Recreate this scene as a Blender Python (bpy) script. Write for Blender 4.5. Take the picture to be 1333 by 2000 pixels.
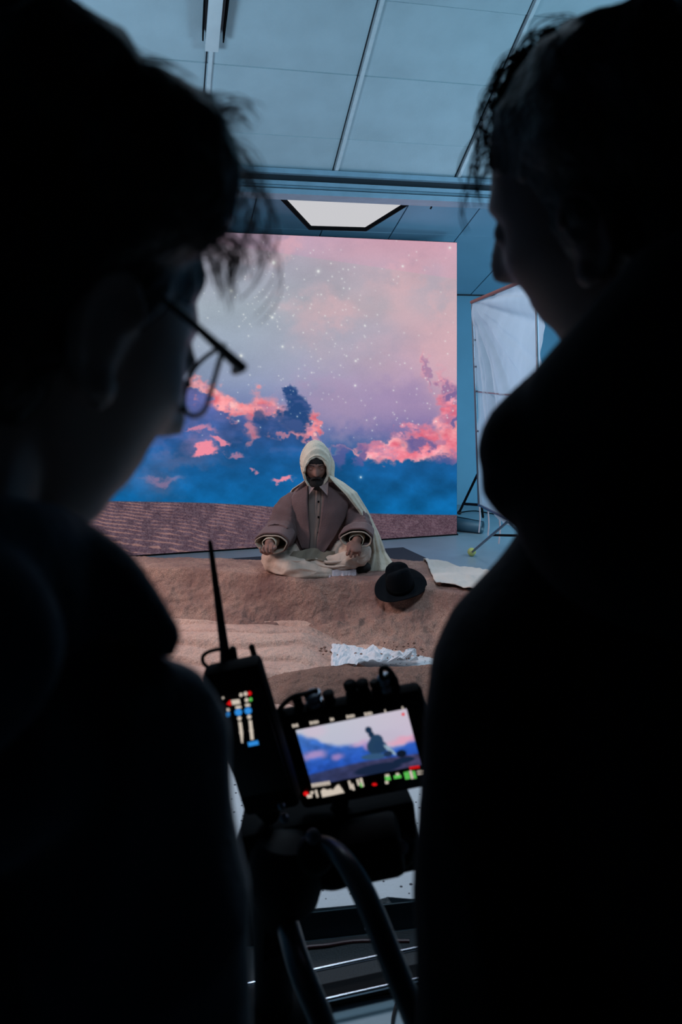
import bpy, bmesh, math, random
import numpy as np
from mathutils import Vector, Matrix
from mathutils import noise as mnoise

random.seed(7)
rng = np.random.RandomState(11)
for o in list(bpy.data.objects):
    bpy.data.objects.remove(o)
SC = bpy.context.scene
COL = SC.collection
PI = math.pi
F0, CX, HY, CH = 1600.0, 666.5, 700.0, 1.6      # focal length in px, centre column, horizon row, camera height

# ------------------------------------------------------------------ camera
cd = bpy.data.cameras.new('camera')
cam = bpy.data.objects.new('camera', cd)
COL.objects.link(cam)
cam.location = (0, 0, CH)
cam.rotation_euler = (PI / 2, 0, 0)
cd.sensor_fit = 'VERTICAL'
cd.sensor_height = 36.0
cd.sensor_width = 24.0
cd.lens = 36.0 * F0 / 2000.0
cd.shift_y = -0.15
cd.clip_start = 0.02
cd.dof.use_dof = True
cd.dof.focus_distance = 4.95
cd.dof.aperture_fstop = 5.2
SC.camera = cam

# ------------------------------------------------------------------ world, view, lights
SC.view_settings.view_transform = 'Standard'
SC.view_settings.look = 'None'
SC.view_settings.exposure = 0.0
SC.view_settings.gamma = 1.0
SC.view_settings.use_curve_mapping = False
w = bpy.data.worlds.new('dim studio air')
SC.world = w
w.use_nodes = True
w.node_tree.nodes['Background'].inputs[0].default_value = (0.02, 0.05, 0.08, 1)
w.node_tree.nodes['Background'].inputs[1].default_value = 0.2


def area_light(name, loc, target, sx, sy, power, color, spread=180):
    ld = bpy.data.lights.new(name, 'AREA')
    ld.shape = 'RECTANGLE'
    ld.size, ld.size_y = sx, sy
    ld.energy = power
    ld.color = color
    ld.spread = math.radians(spread)
    o = bpy.data.objects.new(name, ld)
    COL.objects.link(o)
    o.location = loc
    o.rotation_euler = (Vector(target) - Vector(loc)).to_track_quat('-Z', 'Y').to_euler()
    return o


TEAL = (0.33, 0.66, 0.92)
# added fill lights, out of view, aimed up to brighten the sloping ceiling
area_light('ceiling_fill_left', (-1.9, 2.7, 2.0), (-0.4, 5.2, 3.6), 0.9, 0.6, 18, (0.44, 0.66, 0.84), 120)
area_light('ceiling_fill_right', (2.4, 2.9, 2.0), (1.0, 5.2, 3.4), 0.9, 0.6, 22, (0.36, 0.66, 0.86), 120)
# overhead lamp above the sand set
area_light('overhead_lamp', (-0.1, 2.7, 3.3), (0.05, 3.3, 0), 1.0, 0.8, 26, (0.62, 0.78, 0.95), 130)
# lamp behind the drape washing the back wall, low
area_light('wall_wash_lamp', (2.6, 6.9, 0.9), (1.6, 8.2, 0.9), 0.8, 0.8, 21, (0.3, 0.64, 0.84), 150)
# added light, out of view behind the drape, to brighten it
area_light('drape_fill', (2.6, 5.2, 1.7), (1.2, 6.2, 1.4), 1.0, 1.2, 27, (0.55, 0.72, 0.92), 150)
# added warm pinkish light, out of view at left, to brighten the sand
area_light('sand_fill', (-2.45, 4.35, 1.9), (0.1, 4.5, 0.1), 0.6, 0.6, 15, (1.0, 0.72, 0.68), 110)


# ------------------------------------------------------------------ helpers
def P(px, py, d):
    return Vector(((px - CX) / F0 * d, d, CH - (py - HY) / F0 * d))


def srgb(r, g, b):
    def f(c):
        c /= 255.0
        return c / 12.92 if c <= 0.04045 else ((c + 0.055) / 1.055) ** 2.4
    return (f(r), f(g), f(b), 1.0)


ANG = math.radians(13.2)
U2 = Vector((math.cos(ANG), math.sin(ANG), 0))       # across the room
V2 = Vector((-math.sin(ANG), math.cos(ANG), 0))      # down the room


def B(a, b, z):
    return U2 * a + V2 * b + Vector((0, 0, z))


def mat(name, col, rough=0.7, metal=0.0, bump=0.0, bscale=40.0, var=0.0, vscale=6.0, col2=None,
        trans=0.0, spec=0.5, sheen=0.0, vdet=4.0):
    m = bpy.data.materials.new(name)
    m.use_nodes = True
    nt = m.node_tree
    b = nt.nodes['Principled BSDF']
    b.inputs['Roughness'].default_value = rough
    b.inputs['Metallic'].default_value = metal
    b.inputs['Specular IOR Level'].default_value = spec
    b.inputs['Transmission Weight'].default_value = trans
    b.inputs['Sheen Weight'].default_value = sheen
    tc = nt.nodes.new('ShaderNodeTexCoord')
    n = nt.nodes.new('ShaderNodeTexNoise')
    n.inputs['Scale'].default_value = vscale
    n.inputs['Detail'].default_value = vdet
    nt.links.new(tc.outputs['Object'], n.inputs['Vector'])
    mx = nt.nodes.new('ShaderNodeMix')
    mx.data_type = 'RGBA'
    mx.inputs['A'].default_value = col
    if col2 is None:
        col2 = tuple(c * (1 - max(var, .08)) for c in col[:3]) + (1,)
    mx.inputs['B'].default_value = col2
    r = nt.nodes.new('ShaderNodeValToRGB')
    r.color_ramp.elements[0].position = 0.35
    r.color_ramp.elements[1].position = 0.65
    nt.links.new(n.outputs['Fac'], r.inputs['Fac'])
    nt.links.new(r.outputs['Color'], mx.inputs['Factor'])
    nt.links.new(mx.outputs['Result'], b.inputs['Base Color'])
    if bump:
        n2 = nt.nodes.new('ShaderNodeTexNoise')
        n2.inputs['Scale'].default_value = bscale
        n2.inputs['Detail'].default_value = 6
        nt.links.new(tc.outputs['Object'], n2.inputs['Vector'])
        bp = nt.nodes.new('ShaderNodeBump')
        bp.inputs['Strength'].default_value = bump
        bp.inputs['Distance'].default_value = 0.01
        nt.links.new(n2.outputs['Fac'], bp.inputs['Height'])
        nt.links.new(bp.outputs['Normal'], b.inputs['Normal'])
    return m


def emis(name, col, strength=1.0):
    m = bpy.data.materials.new(name)
    m.use_nodes = True
    nt = m.node_tree
    nt.nodes.clear()
    e = nt.nodes.new('ShaderNodeEmission')
    e.inputs[0].default_value = col
    e.inputs[1].default_value = strength
    o = nt.nodes.new('ShaderNodeOutputMaterial')
    nt.links.new(e.outputs[0], o.inputs[0])
    return m


def emis_attr(name, attr='picture', strength=1.0):
    m = bpy.data.materials.new(name)
    m.use_nodes = True
    nt = m.node_tree
    nt.nodes.clear()
    a = nt.nodes.new('ShaderNodeAttribute')
    a.attribute_name = attr
    e = nt.nodes.new('ShaderNodeEmission')
    e.inputs[1].default_value = strength
    o = nt.nodes.new('ShaderNodeOutputMaterial')
    nt.links.new(a.outputs['Color'], e.inputs[0])
    nt.links.new(e.outputs[0], o.inputs[0])
    return m


class MB:
    """collects vertices and faces in world coordinates"""
    def __init__(s):
        s.v = []
        s.f = []

    def add(s, vs, fs):
        k = len(s.v)
        s.v += [tuple(p) for p in vs]
        s.f += [tuple(i + k for i in f) for f in fs]
        return s

    def box(s, c, sx, sy, sz, M=None, bev=0.0):
        c = Vector(c)
        hx, hy, hz = sx / 2, sy / 2, sz / 2
        b = min(bev, hx * .9, hy * .9, hz * .9)
        if M is None:
            M = Matrix.Identity(3)
        if b <= 0:
            vs = [Vector((x, y, z)) for x in (-hx, hx) for y in (-hy, hy) for z in (-hz, hz)]
            fs = [(0, 1, 3, 2), (4, 6, 7, 5), (0, 4, 5, 1), (2, 3, 7, 6), (0, 2, 6, 4), (1, 5, 7, 3)]
        else:
            bm = bmesh.new()
            bmesh.ops.create_cube(bm, size=1)
            for v in bm.verts:
                v.co = Vector((v.co.x * sx, v.co.y * sy, v.co.z * sz))
            bmesh.ops.bevel(bm, geom=list(bm.edges), offset=b, segments=2, affect='EDGES', profile=0.5)
            bm.verts.index_update()
            vs = [v.co.copy() for v in bm.verts]
            fs = [tuple(v.index for v in f.verts) for f in bm.faces]
            bm.free()
        return s.add([c + M @ p for p in vs], fs)

    def prism(s, poly, n, t):
        """planar polygon (world points) extruded along n by t"""
        n = Vector(n) * t
        k = len(poly)
        vs = [Vector(p) for p in poly] + [Vector(p) + n for p in poly]
        fs = [tuple(range(k))[::-1], tuple(range(k, 2 * k))]
        fs += [(i, (i + 1) % k, (i + 1) % k + k, i + k) for i in range(k)]
        return s.add(vs, fs)

    def tube(s, path, rad, n=10, caps=True, flat=1.0, round_caps=False):
        path = [Vector(p) for p in path]
        if not hasattr(rad, '__len__'):
            rad = [rad] * len(path)
        rad = list(rad)
        if round_caps:
            t0 = (path[0] - path[1]).normalized()
            t1 = (path[-1] - path[-2]).normalized()
            path = [path[0] + t0 * rad[0] * .95, path[0] + t0 * rad[0] * .6] + path + \
                   [path[-1] + t1 * rad[-1] * .6, path[-1] + t1 * rad[-1] * .95]
            rad = [rad[0] * .25, rad[0] * .78] + rad + [rad[-1] * .78, rad[-1] * .25]
        vs, fs = [], []
        t = (path[1] - path[0]).normalized()
        up = Vector((0, 0, 1)) if abs(t.z) < 0.9 else Vector((0, 1, 0))
        nx = t.cross(up).normalized()
        for i, p in enumerate(path):
            if i == 0:
                t = path[1] - path[0]
            elif i == len(path) - 1:
                t = path[-1] - path[-2]
            else:
                t = path[i + 1] - path[i - 1]
            t.normalize()
            nx = (nx - t * nx.dot(t)).normalized()
            ny = t.cross(nx)
            for k in range(n):
                a = 2 * PI * k / n
                vs.append(p + (nx * math.cos(a) + ny * math.sin(a) * flat) * rad[i])
        for i in range(len(path) - 1):
            for k in range(n):
                k2 = (k + 1) % n
                fs.append((i * n + k, i * n + k2, (i + 1) * n + k2, (i + 1) * n + k))
        if caps:
            fs.append(tuple(range(n))[::-1])
            fs.append(tuple(range((len(path) - 1) * n, len(path) * n)))
        return s.add(vs, fs)

    def ell(s, c, r, M=None, nu=20, nv=14, fn=None):
        c = Vector(c)
        if not hasattr(r, '__len__'):
            r = (r, r, r)
        if M is None:
            M = Matrix.Identity(3)
        vs, fs = [], []
        for j in range(nv + 1):
            th = PI * j / nv
            for i in range(nu):
                ph = 2 * PI * i / nu
                if j in (0, nv) and i > 0:
                    continue
                d = Vector((math.sin(th) * math.cos(ph), math.sin(th) * math.sin(ph), math.cos(th)))
                q = Vector((d.x * r[0], d.y * r[1], d.z * r[2]))
                if fn:
                    q = fn(q, d)
                vs.append(c + M @ q)

        def ix(j, i):
            if j == 0:
                return 0
            if j == nv:
                return 1 + (nv - 1) * nu
            return 1 + (j - 1) * nu + i % nu
        for j in range(nv):
            for i in range(nu):
                q = [ix(j, i), ix(j + 1, i), ix(j + 1, i + 1), ix(j, i + 1)]
                q = [x for k, x in enumerate(q) if x not in q[:k]]
                if len(q) > 2:
                    fs.append(tuple(q))
        return s.add(vs, fs)

    def lathe(s, c, axis, prof, n=32, xdir=None, fn=None):
        """prof: list of (radius, height along axis)"""
        axis = Vector(axis).normalized()
        if xdir is None:
            xdir = axis.cross(Vector((0.1, 1, 0.2)))
        xdir = Vector(xdir)
        xdir = (xdir - axis * xdir.dot(axis)).normalized()
        yd = axis.cross(xdir)
        vs, fs = [], []
        for j, (r, h) in enumerate(prof):
            for i in range(n):
                a = 2 * PI * i / n
                x, y, z = r * math.cos(a), r * math.sin(a), h
                if fn:
                    x, y, z = fn(x, y, z, j)
                vs.append(Vector(c) + xdir * x + yd * y + axis * z)
        for j in range(len(prof) - 1):
            for i in range(n):
                i2 = (i + 1) % n
                fs.append((j * n + i, j * n + i2, (j + 1) * n + i2, (j + 1) * n + i))
        fs.append(tuple(range(n))[::-1])
        fs.append(tuple(range((len(prof) - 1) * n, len(prof) * n)))
        return s.add(vs, fs)

    def grid(s, fn, nu, nv):
        """fn(u, v) -> point, u and v in 0..1"""
        vs = [fn(i / nu, j / nv) for j in range(nv + 1) for i in range(nu + 1)]
        fs = [(j * (nu + 1) + i, j * (nu + 1) + i + 1, (j + 1) * (nu + 1) + i + 1, (j + 1) * (nu + 1) + i)
              for j in range(nv) for i in range(nu)]
        return s.add(vs, fs)


def thing(name, label, cat, loc=(0, 0, 0), group=None):
    o = bpy.data.objects.new(name, None)
    o.empty_display_size = 0.1
    COL.objects.link(o)
    o.location = loc
    o['label'] = label
    o['category'] = cat
    if group:
        o['group'] = group
    return o


def wloc(o):
    v = Vector(o.location)
    while o.parent:
        o = o.parent
        v += Vector(o.location)
    return v


def finish(me, smooth):
    bm = bmesh.new()
    bm.from_mesh(me)
    bmesh.ops.recalc_face_normals(bm, faces=bm.faces)
    bm.to_mesh(me)
    bm.free()
    if smooth:
        for p in me.polygons:
            p.use_smooth = True
        if smooth == 'auto':
            me.set_sharp_from_angle(angle=math.radians(40))


def obj(name, mb, m, parent=None, smooth='auto', origin=None, kind=None, label=None, recalc=True):
    base = wloc(parent) if parent else Vector((0, 0, 0))
    if origin is None:
        xs = np.array(mb.v)
        c = xs.mean(axis=0)
        origin = Vector((c[0], c[1], xs[:, 2].min()))
    origin = Vector(origin)
    me = bpy.data.meshes.new(name)
    me.from_pydata([Vector(p) - origin for p in mb.v], [], mb.f)
    if m:
        me.materials.append(m)
    if recalc:
        finish(me, smooth)
    elif smooth:
        for p in me.polygons:
            p.use_smooth = True
    o = bpy.data.objects.new(name, me)
    COL.objects.link(o)
    if parent:
        o.parent = parent
    o.location = origin - base
    if kind:
        o['kind'] = kind
    if label:
        o['label'] = label
    return o


def union(name, mb, m, parent, voxel=0.006, smooth_it=3, **kw):
    """overlapping closed shapes fused into one continuous surface"""
    o = obj(name, mb, m, parent, smooth=True, **kw)
    r = o.modifiers.new('fuse', 'REMESH')
    r.mode = 'VOXEL'
    r.voxel_size = voxel
    r.use_smooth_shade = True
    s = o.modifiers.new('soften', 'SMOOTH')
    s.iterations = smooth_it
    s.factor = 0.5
    dg = bpy.context.evaluated_depsgraph_get()
    me = bpy.data.meshes.new_from_object(o.evaluated_get(dg))
    o.modifiers.clear()
    old = o.data
    o.data = me
    me.name = name
    bpy.data.meshes.remove(old)
    if not me.materials:
        me.materials.append(m)
    for p in me.polygons:
        p.use_smooth = True
    return o


def wrinkle(o, fr_, amp):
    nrm_ = [v.normal.copy() for v in o.data.vertices]
    for v, vn in zip(o.data.vertices, nrm_):
        p = v.co
        q_ = Vector((p.x * fr_[0], p.y * fr_[1], p.z * fr_[2]))
        w_ = q_ + Vector((1, 1, 1)) * mnoise.noise(q_ * .5) * .8
        v.co = p + vn * amp * (1 - 2 * abs(mnoise.noise(w_)) * 1.6)
    return o


def solid(o, t, off=0):
    s = o.modifiers.new('thickness', 'SOLIDIFY')
    s.thickness = t
    s.offset = off
    return o


def tag(o, label, cat, group=None, kind=None):
    o['label'] = label
    o['category'] = cat
    if group:
        o['group'] = group
    if kind:
        o['kind'] = kind
    return o


def struct(name, mb, m, label=None, smooth=None):
    o = obj(name, mb, m, None, smooth=smooth)
    o['kind'] = 'structure'
    return o


def interp(x, tab):
    """tab: list of (x, value or tuple)"""
    xs = [t[0] for t in tab]
    v = np.array([t[1] for t in tab], float)
    if v.ndim == 1:
        return float(np.interp(x, xs, v))
    return tuple(float(np.interp(x, xs, v[:, k])) for k in range(v.shape[1]))


def smoothpath(pts, n=24):
    """Catmull-Rom through points"""
    pts = [Vector(p) for p in pts]
    q = [pts[0] * 2 - pts[1]] + pts + [pts[-1] * 2 - pts[-2]]
    out = []
    seg = len(pts) - 1
    for i in range(n + 1):
        t = i / n * seg
        k = min(int(t), seg - 1)
        t -= k
        p0, p1, p2, p3 = q[k:k + 4]
        out.append(0.5 * ((2 * p1) + (p2 - p0) * t + (2 * p0 - 5 * p1 + 4 * p2 - p3) * t * t + (3 * p1 - p0 - 3 * p2 + p3) * t ** 3))
    return out


# ---- numpy noise for the screen picture and the sand
def vnoise(x, y, seed=0):
    xi = np.floor(x).astype(np.int64)
    yi = np.floor(y).astype(np.int64)
    xf, yf = x - xi, y - yi
    u, v = xf * xf * xf * (xf * (xf * 6 - 15) + 10), yf * yf * yf * (yf * (yf * 6 - 15) + 10)

    def h(a, b):
        n = (a * 374761393 + b * 668265263 + seed * 974634777) & 0x7fffffff
        n = ((n ^ (n >> 13)) * 1274126177) & 0x7fffffff
        n = n ^ (n >> 16)
        return (n & 0xffff) / 65535.0
    return (h(xi, yi) * (1 - u) + h(xi + 1, yi) * u) * (1 - v) + (h(xi, yi + 1) * (1 - u) + h(xi + 1, yi + 1) * u) * v


def fbm(x, y, oct=5, seed=0):
    s, a, t = 0, 1.0, 0
    for k in range(oct):
        s = s + a * vnoise(x * 2 ** k + 13.7 * k, y * 2 ** k + 7.1 * k, seed + k)
        t += a
        a *= 0.5
    return s / t


def sst(e0, e1, x):
    t = np.clip((x - e0) / (e1 - e0), 0, 1)
    return t * t * (3 - 2 * t)


# ------------------------------------------------------------------ materials
M = {}
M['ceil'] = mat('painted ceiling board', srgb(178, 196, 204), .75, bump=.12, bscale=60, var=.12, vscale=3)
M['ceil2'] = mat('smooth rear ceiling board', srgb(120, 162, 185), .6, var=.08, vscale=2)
M['strip'] = mat('painted batten', srgb(205, 215, 220), .5, var=.05, vscale=30)
M['beamlight'] = mat('painted steel beam', srgb(140, 175, 195), .45, var=.15, vscale=8)
M['beamdark'] = mat('dark backing and painted shade', srgb(18, 32, 42), .7)  # dark backing; also colours the strips that stand for shade
M['wall'] = mat('teal grey painted wall', srgb(110, 160, 185), .8, bump=.06, var=.1, vscale=2)
M['darkwall'] = mat('black masking wall', srgb(14, 18, 22), .95)
M['floor'] = mat('pale painted concrete floor', srgb(135, 158, 168), .33, var=.12, vscale=4, bump=.03, bscale=30)
M['black'] = mat('black plastic', srgb(4, 5, 7), .75, spec=.08)
M['blackmetal'] = mat('black anodised metal', srgb(7, 9, 12), .7, metal=0, spec=.12)
M['chrome'] = mat('polished steel', srgb(220, 225, 235), .18, metal=1)
M['steel'] = mat('dull steel', srgb(120, 130, 140), .35, metal=.9)
M['rubber'] = mat('black rubber', srgb(8, 9, 11), .8)
M['mat'] = mat('charcoal mat', srgb(42, 50, 60), .95, bump=.3, bscale=300)
M['red'] = mat('red brown tube', srgb(110, 50, 45), .5)


def sand_mat(name, c1, c2, c3):
    m = bpy.data.materials.new(name)
    m.use_nodes = True
    nt = m.node_tree
    b = nt.nodes['Principled BSDF']
    b.inputs['Roughness'].default_value = .95
    b.inputs['Specular IOR Level'].default_value = .15
    tc = nt.nodes.new('ShaderNodeTexCoord')
    n1 = nt.nodes.new('ShaderNodeTexNoise')
    n1.inputs['Scale'].default_value = 3.2
    n1.inputs['Detail'].default_value = 8
    n1.inputs['Roughness'].default_value = .65
    n2 = nt.nodes.new('ShaderNodeTexNoise')
    n2.inputs['Scale'].default_value = 160
    n2.inputs['Detail'].default_value = 3
    for n in (n1, n2):
        nt.links.new(tc.outputs['Object'], n.inputs['Vector'])
    r = nt.nodes.new('ShaderNodeValToRGB')
    r.color_ramp.elements[0].position = .36
    r.color_ramp.elements[0].color = c2
    r.color_ramp.elements[1].position = .6
    r.color_ramp.elements[1].color = c1
    nt.links.new(n1.outputs['Fac'], r.inputs['Fac'])
    r2 = nt.nodes.new('ShaderNodeValToRGB')
    r2.color_ramp.elements[0].position = .25
    r2.color_ramp.elements[1].position = .6
    nt.links.new(n2.outputs['Fac'], r2.inputs['Fac'])
    mx = nt.nodes.new('ShaderNodeMix')
    mx.data_type = 'RGBA'
    mx.inputs['A'].default_value = c3
    nt.links.new(r2.outputs['Color'], mx.inputs['Factor'])
    nt.links.new(r.outputs['Color'], mx.inputs['B'])
    nt.links.new(mx.outputs['Result'], b.inputs['Base Color'])
    n3 = nt.nodes.new('ShaderNodeTexNoise')
    n3.inputs['Scale'].default_value = 26
    n3.inputs['Detail'].default_value = 9
    nt.links.new(tc.outputs['Object'], n3.inputs['Vector'])
    bp = nt.nodes.new('ShaderNodeBump')
    bp.inputs['Strength'].default_value = .9
    bp.inputs['Distance'].default_value = .02
    nt.links.new(n3.outputs['Fac'], bp.inputs['Height'])
    nt.links.new(bp.outputs['Normal'], b.inputs['Normal'])
    return m


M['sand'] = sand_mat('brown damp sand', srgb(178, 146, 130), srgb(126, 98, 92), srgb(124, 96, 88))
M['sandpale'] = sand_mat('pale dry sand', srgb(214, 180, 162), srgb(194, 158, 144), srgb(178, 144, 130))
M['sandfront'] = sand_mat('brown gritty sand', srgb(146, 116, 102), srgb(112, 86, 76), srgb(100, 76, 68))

# ------------------------------------------------------------------ setting
TH = math.radians(0)
# floor
struct('floor', MB().add([B(-2.6, -2.6, 0), B(5.2, -2.6, 0), B(5.2, 8.5, 0), B(-2.6, 8.5, 0),
                          B(-2.6, -2.6, -.1), B(5.2, -2.6, -.1), B(5.2, 8.5, -.1), B(-2.6, 8.5, -.1)],
                         [(0, 1, 2, 3), (7, 6, 5, 4), (0, 4, 5, 1), (1, 5, 6, 2), (2, 6, 7, 3), (3, 7, 4, 0)]), M['floor'])


def slab(name, a0, a1, b0, b1, z0, z1, m):
    vs = [B(a, b, z) for z in (z0, z1) for a, b in ((a0, b0), (a1, b0), (a1, b1), (a0, b1))]
    return struct(name, MB().add(vs, [(3, 2, 1, 0), (4, 5, 6, 7), (0, 1, 5, 4), (1, 2, 6, 5), (2, 3, 7, 6), (3, 0, 4, 7)]), m)


slab('wall_back', -2.6, 5.2, 8.43, 8.55, 0, 3.6, M['wall'])
slab('wall_left', -2.72, -2.6, -2.6, 8.5, 0, 5.4, M['wall'])
slab('wall_right', 5.2, 5.32, -2.6, 8.5, 0, 5.4, M['wall'])
slab('wall_front', -2.6, 5.2, -2.72, -2.6, 0, 5.4, M['darkwall'])

# ceiling: a flat part high over the camera, then a slope of boards down to a beam, then a lower slope to the back wall
ceiling = bpy.data.objects.new('ceiling', None)
COL.objects.link(ceiling)
ceiling['kind'] = 'structure'


def zn(b):
    return 2.873 - .605 * (b - 5.44)


def zr(b):
    return 2.29 + .334 * (8.43 - b)


def sheet(mb, a0, a1, b0, b1, zf, t=.03, lift=0.0):
    vs = [B(a, b, zf(b) + lift + k) for k in (0, t) for a, b in ((a0, b0), (a1, b0), (a1, b1), (a0, b1))]
    return mb.add(vs, [(3, 2, 1, 0), (4, 5, 6, 7), (0, 1, 5, 4), (1, 2, 6, 5), (2, 3, 7, 6), (3, 0, 4, 7)])


obj('deck', sheet(MB(), -2.6, 5.2, 2.2, 5.6, zn, .05, .035), M['beamdark'], ceiling, smooth=None)
obj('deck', sheet(MB(), -2.6, 5.2, 5.55, 8.5, zr, .05, .03), M['beamdark'], ceiling, smooth=None)
obj('deck', sheet(MB(), -2.6, 5.2, -2.65, 2.3, lambda b: 4.8, .06), M['darkwall'], ceiling, smooth=None)
A_S = [-2.282, -1.401, -.52, .34, 1.238, 2.12, 3.0, 3.88, 4.76]
B_S = [5.44, 5.185, 4.746, 4.307, 3.868, 3.429, 2.99]
edges = [-2.6] + A_S + [5.2]
for i in range(len(edges) - 1):
    for j in range(len(B_S) - 1):
        lift = random.uniform(-.003, .003)
        g = .0035
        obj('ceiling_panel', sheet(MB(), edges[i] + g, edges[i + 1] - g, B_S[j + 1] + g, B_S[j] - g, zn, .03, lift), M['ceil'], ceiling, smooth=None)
# battens over the joints
for a in A_S:
    mb = MB()
    for a0, a1, dz in ((a - .011, a + .011, -.022),):
        sheet(mb, a0, a1, 2.7, 5.43, zn, .03, dz)
    sheet(mb, a + .012, a + .018, 2.7, 5.43, zn, .012, -.006)
    bt = obj('batten', mb, M['strip'], ceiling, smooth=None)
    obj('painted_batten_shade', sheet(MB(), a - .0260, a - .0190, 2.7, 5.43, zn, .010, -.003), M['beamdark'], bt, smooth=None)  # dark strip standing in for the shadow beside the batten
# rear slope panels
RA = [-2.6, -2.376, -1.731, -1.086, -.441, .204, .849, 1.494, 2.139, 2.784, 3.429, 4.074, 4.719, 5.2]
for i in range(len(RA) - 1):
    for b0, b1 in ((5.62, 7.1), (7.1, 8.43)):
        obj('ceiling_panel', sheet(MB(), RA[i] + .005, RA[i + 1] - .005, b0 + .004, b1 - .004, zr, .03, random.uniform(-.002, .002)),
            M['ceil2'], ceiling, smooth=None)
obj('cornice', sheet(MB(), -2.6, 5.2, 8.395, 8.43, lambda b: 2.285, .03), M['beamdark'], ceiling, smooth=None)


def bbox(mb, a0, a1, b0, b1, z0, z1):
    vs = [B(a, b, z) for z in (z0, z1) for a, b in ((a0, b0), (a1, b0), (a1, b1), (a0, b1))]
    return mb.add(vs, [(3, 2, 1, 0), (4, 5, 6, 7), (0, 1, 5, 4), (1, 2, 6, 5), (2, 3, 7, 6), (3, 0, 4, 7)])


beam = bpy.data.objects.new('trim_1', None)
COL.objects.link(beam)
beam['kind'] = 'structure'
beam.location = B(1.2, 5.5, 2.7)
obj('beam_web', bbox(MB(), -2.6, 5.2, 5.46, 5.6, 2.72, 3.4), M['beamlight'], beam, smooth=None)
obj('top_lip', bbox(MB(), -2.6, 5.2, 5.40, 5.46, 2.835, 2.868), M['beamlight'], beam, smooth=None)
obj('painted_recess_shade', bbox(MB(), -2.6, 5.2, 5.452, 5.46, 2.79, 2.835), M['beamdark'], beam, smooth=None)  # dark strip that puts the recess shade into colour
obj('middle_lip', bbox(MB(), -2.6, 5.2, 5.43, 5.46, 2.765, 2.792), M['beamlight'], beam, smooth=None)
obj('bottom_flange', bbox(MB(), -2.6, 5.2, 5.41, 5.62, 2.70, 2.735), M['beamlight'], beam, smooth=None)
obj('painted_recess_shade', bbox(MB(), -2.6, 5.2, 5.425, 5.45, 2.736, 2.742), M['beamdark'], beam, smooth=None)  # dark line painting shade above the bottom flange

# bracket with a hanging post at the left batten
br = thing('ceiling_bracket', 'white post held between two black plates on the sloping ceiling, upper left', 'bracket', B(.34, 4.45, zn(4.45) - .05))
mb = MB()
mb.box(B(.34, 4.36, zn(4.36) - .06), .075, .5, .07, Matrix(((U2.x, V2.x, 0), (U2.y, V2.y, 0), (0, -.52, .85))).to_3x3(), .004)
obj('post', mb, mat('white bracket paint', srgb(215, 222, 225), .5), br)
for s in (-1, 1):
    mb = MB()
    mb.prism([B(.34 + s * .066, 4.06, zn(4.06) - .005), B(.34 + s * .056, 4.55, zn(4.55) - .005), B(.34 + s * .056, 4.55, zn(4.55) - .07),
              B(.34 + s * .066, 4.12, zn(4.12) - .10)], U2, .008)
    obj('side_plate', mb, M['black'], br)
# hook on the beam
hk = thing('ceiling_hook', 'small black hook hanging under the steel beam', 'hook', P(843, 405, 5.9))
obj('shank', MB().tube([P(843, 380, 6.0), P(843, 405, 6.0), P(841, 408, 6.0)], .007, 8), M['black'], hk)
obj('hook_plate', MB().tube([P(843, 376, 6.0), P(843, 380, 6.0)], .014, 10), M['black'], hk)

# octagonal soft light between beam and screen
sb = thing('softbox', 'octagonal glowing softbox with dark rim under the rear ceiling', 'light', P(660, 415, 6.7))
pf = [P(605, 444, 6.85), P(715, 447, 6.95)]
pn = [P(548, 383, 6.5), P(797, 396, 6.65)]
e = pf[1] - pf[0]
c0 = (pn[0] + pn[1]) / 2
cf = (pf[0] + pf[1]) / 2
back = (c0 - cf)
oct_pts = [pf[0], pf[1], pn[1], pn[1] + back * 1.3, pf[1] + back * 3.2, pf[0] + back * 3.2, pn[0] + back * 1.3, pn[0]]
nrm = (pf[1] - pf[0]).cross(pn[0] - pf[0]).normalized()
if nrm.z > 0:
    nrm = -nrm
cen = sum(oct_pts, Vector()) / 8
inn = [cen + (p - cen) * .955 for p in oct_pts]
obj('diffuser', MB().prism([p + nrm * .004 for p in inn], -nrm, .01), emis('softbox cloth', srgb(196, 196, 200), 1.05), sb, smooth=None)
mb = MB()
mb.tube(oct_pts + [oct_pts[0], oct_pts[1]], .022, 8)
obj('rim', mb, M['black'], sb)
apex = cen - nrm * .16
mb = MB()
ou = [cen + (p - cen) * 1.0 - nrm * .012 for p in oct_pts]
iu = [apex + (p - cen) * .25 for p in oct_pts]
mb.add(ou + iu, [(i, (i + 1) % 8, (i + 1) % 8 + 8, i + 8) for i in range(8)] + [tuple(range(8, 16))])
obj('black_hood', mb, M['black'], sb, smooth=None)
ld = area_light('softbox_light', cen + nrm * .03, cen + nrm, .9, .9, 22, (.86, .9, 1.0))

# ------------------------------------------------------------------ LED wall
scr = thing('led_wall', 'big glowing screen wall with pink clouds and starry sky over dunes', 'screen', (-.6, 6.93, 0))
S0 = Vector((1.049, 7.42, 0))
SD = Vector((-2.88, -.86, 0)).normalized()
SN = Vector((SD.y, -SD.x, 0))
if SN.y > 0:
    SN = -SN
SWID, SZ0, SZ1 = 3.9, .012, 2.648
nu, nv = 760, 520
su = np.linspace(0, SWID, nu + 1)
sz = np.linspace(SZ0, SZ1, nv + 1)
SU, SZg = np.meshgrid(su, sz)
X = S0.x + SD.x * SU
Y = S0.y + SD.y * SU
px = CX + F0 * X / Y
py = HY - F0 * (SZg - CH) / Y


def lin(c):
    c = np.clip(np.asarray(c, float), 0, 255) / 255.0
    return np.where(c <= .04045, c / 12.92, ((c + .055) / 1.055) ** 2.4)


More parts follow.
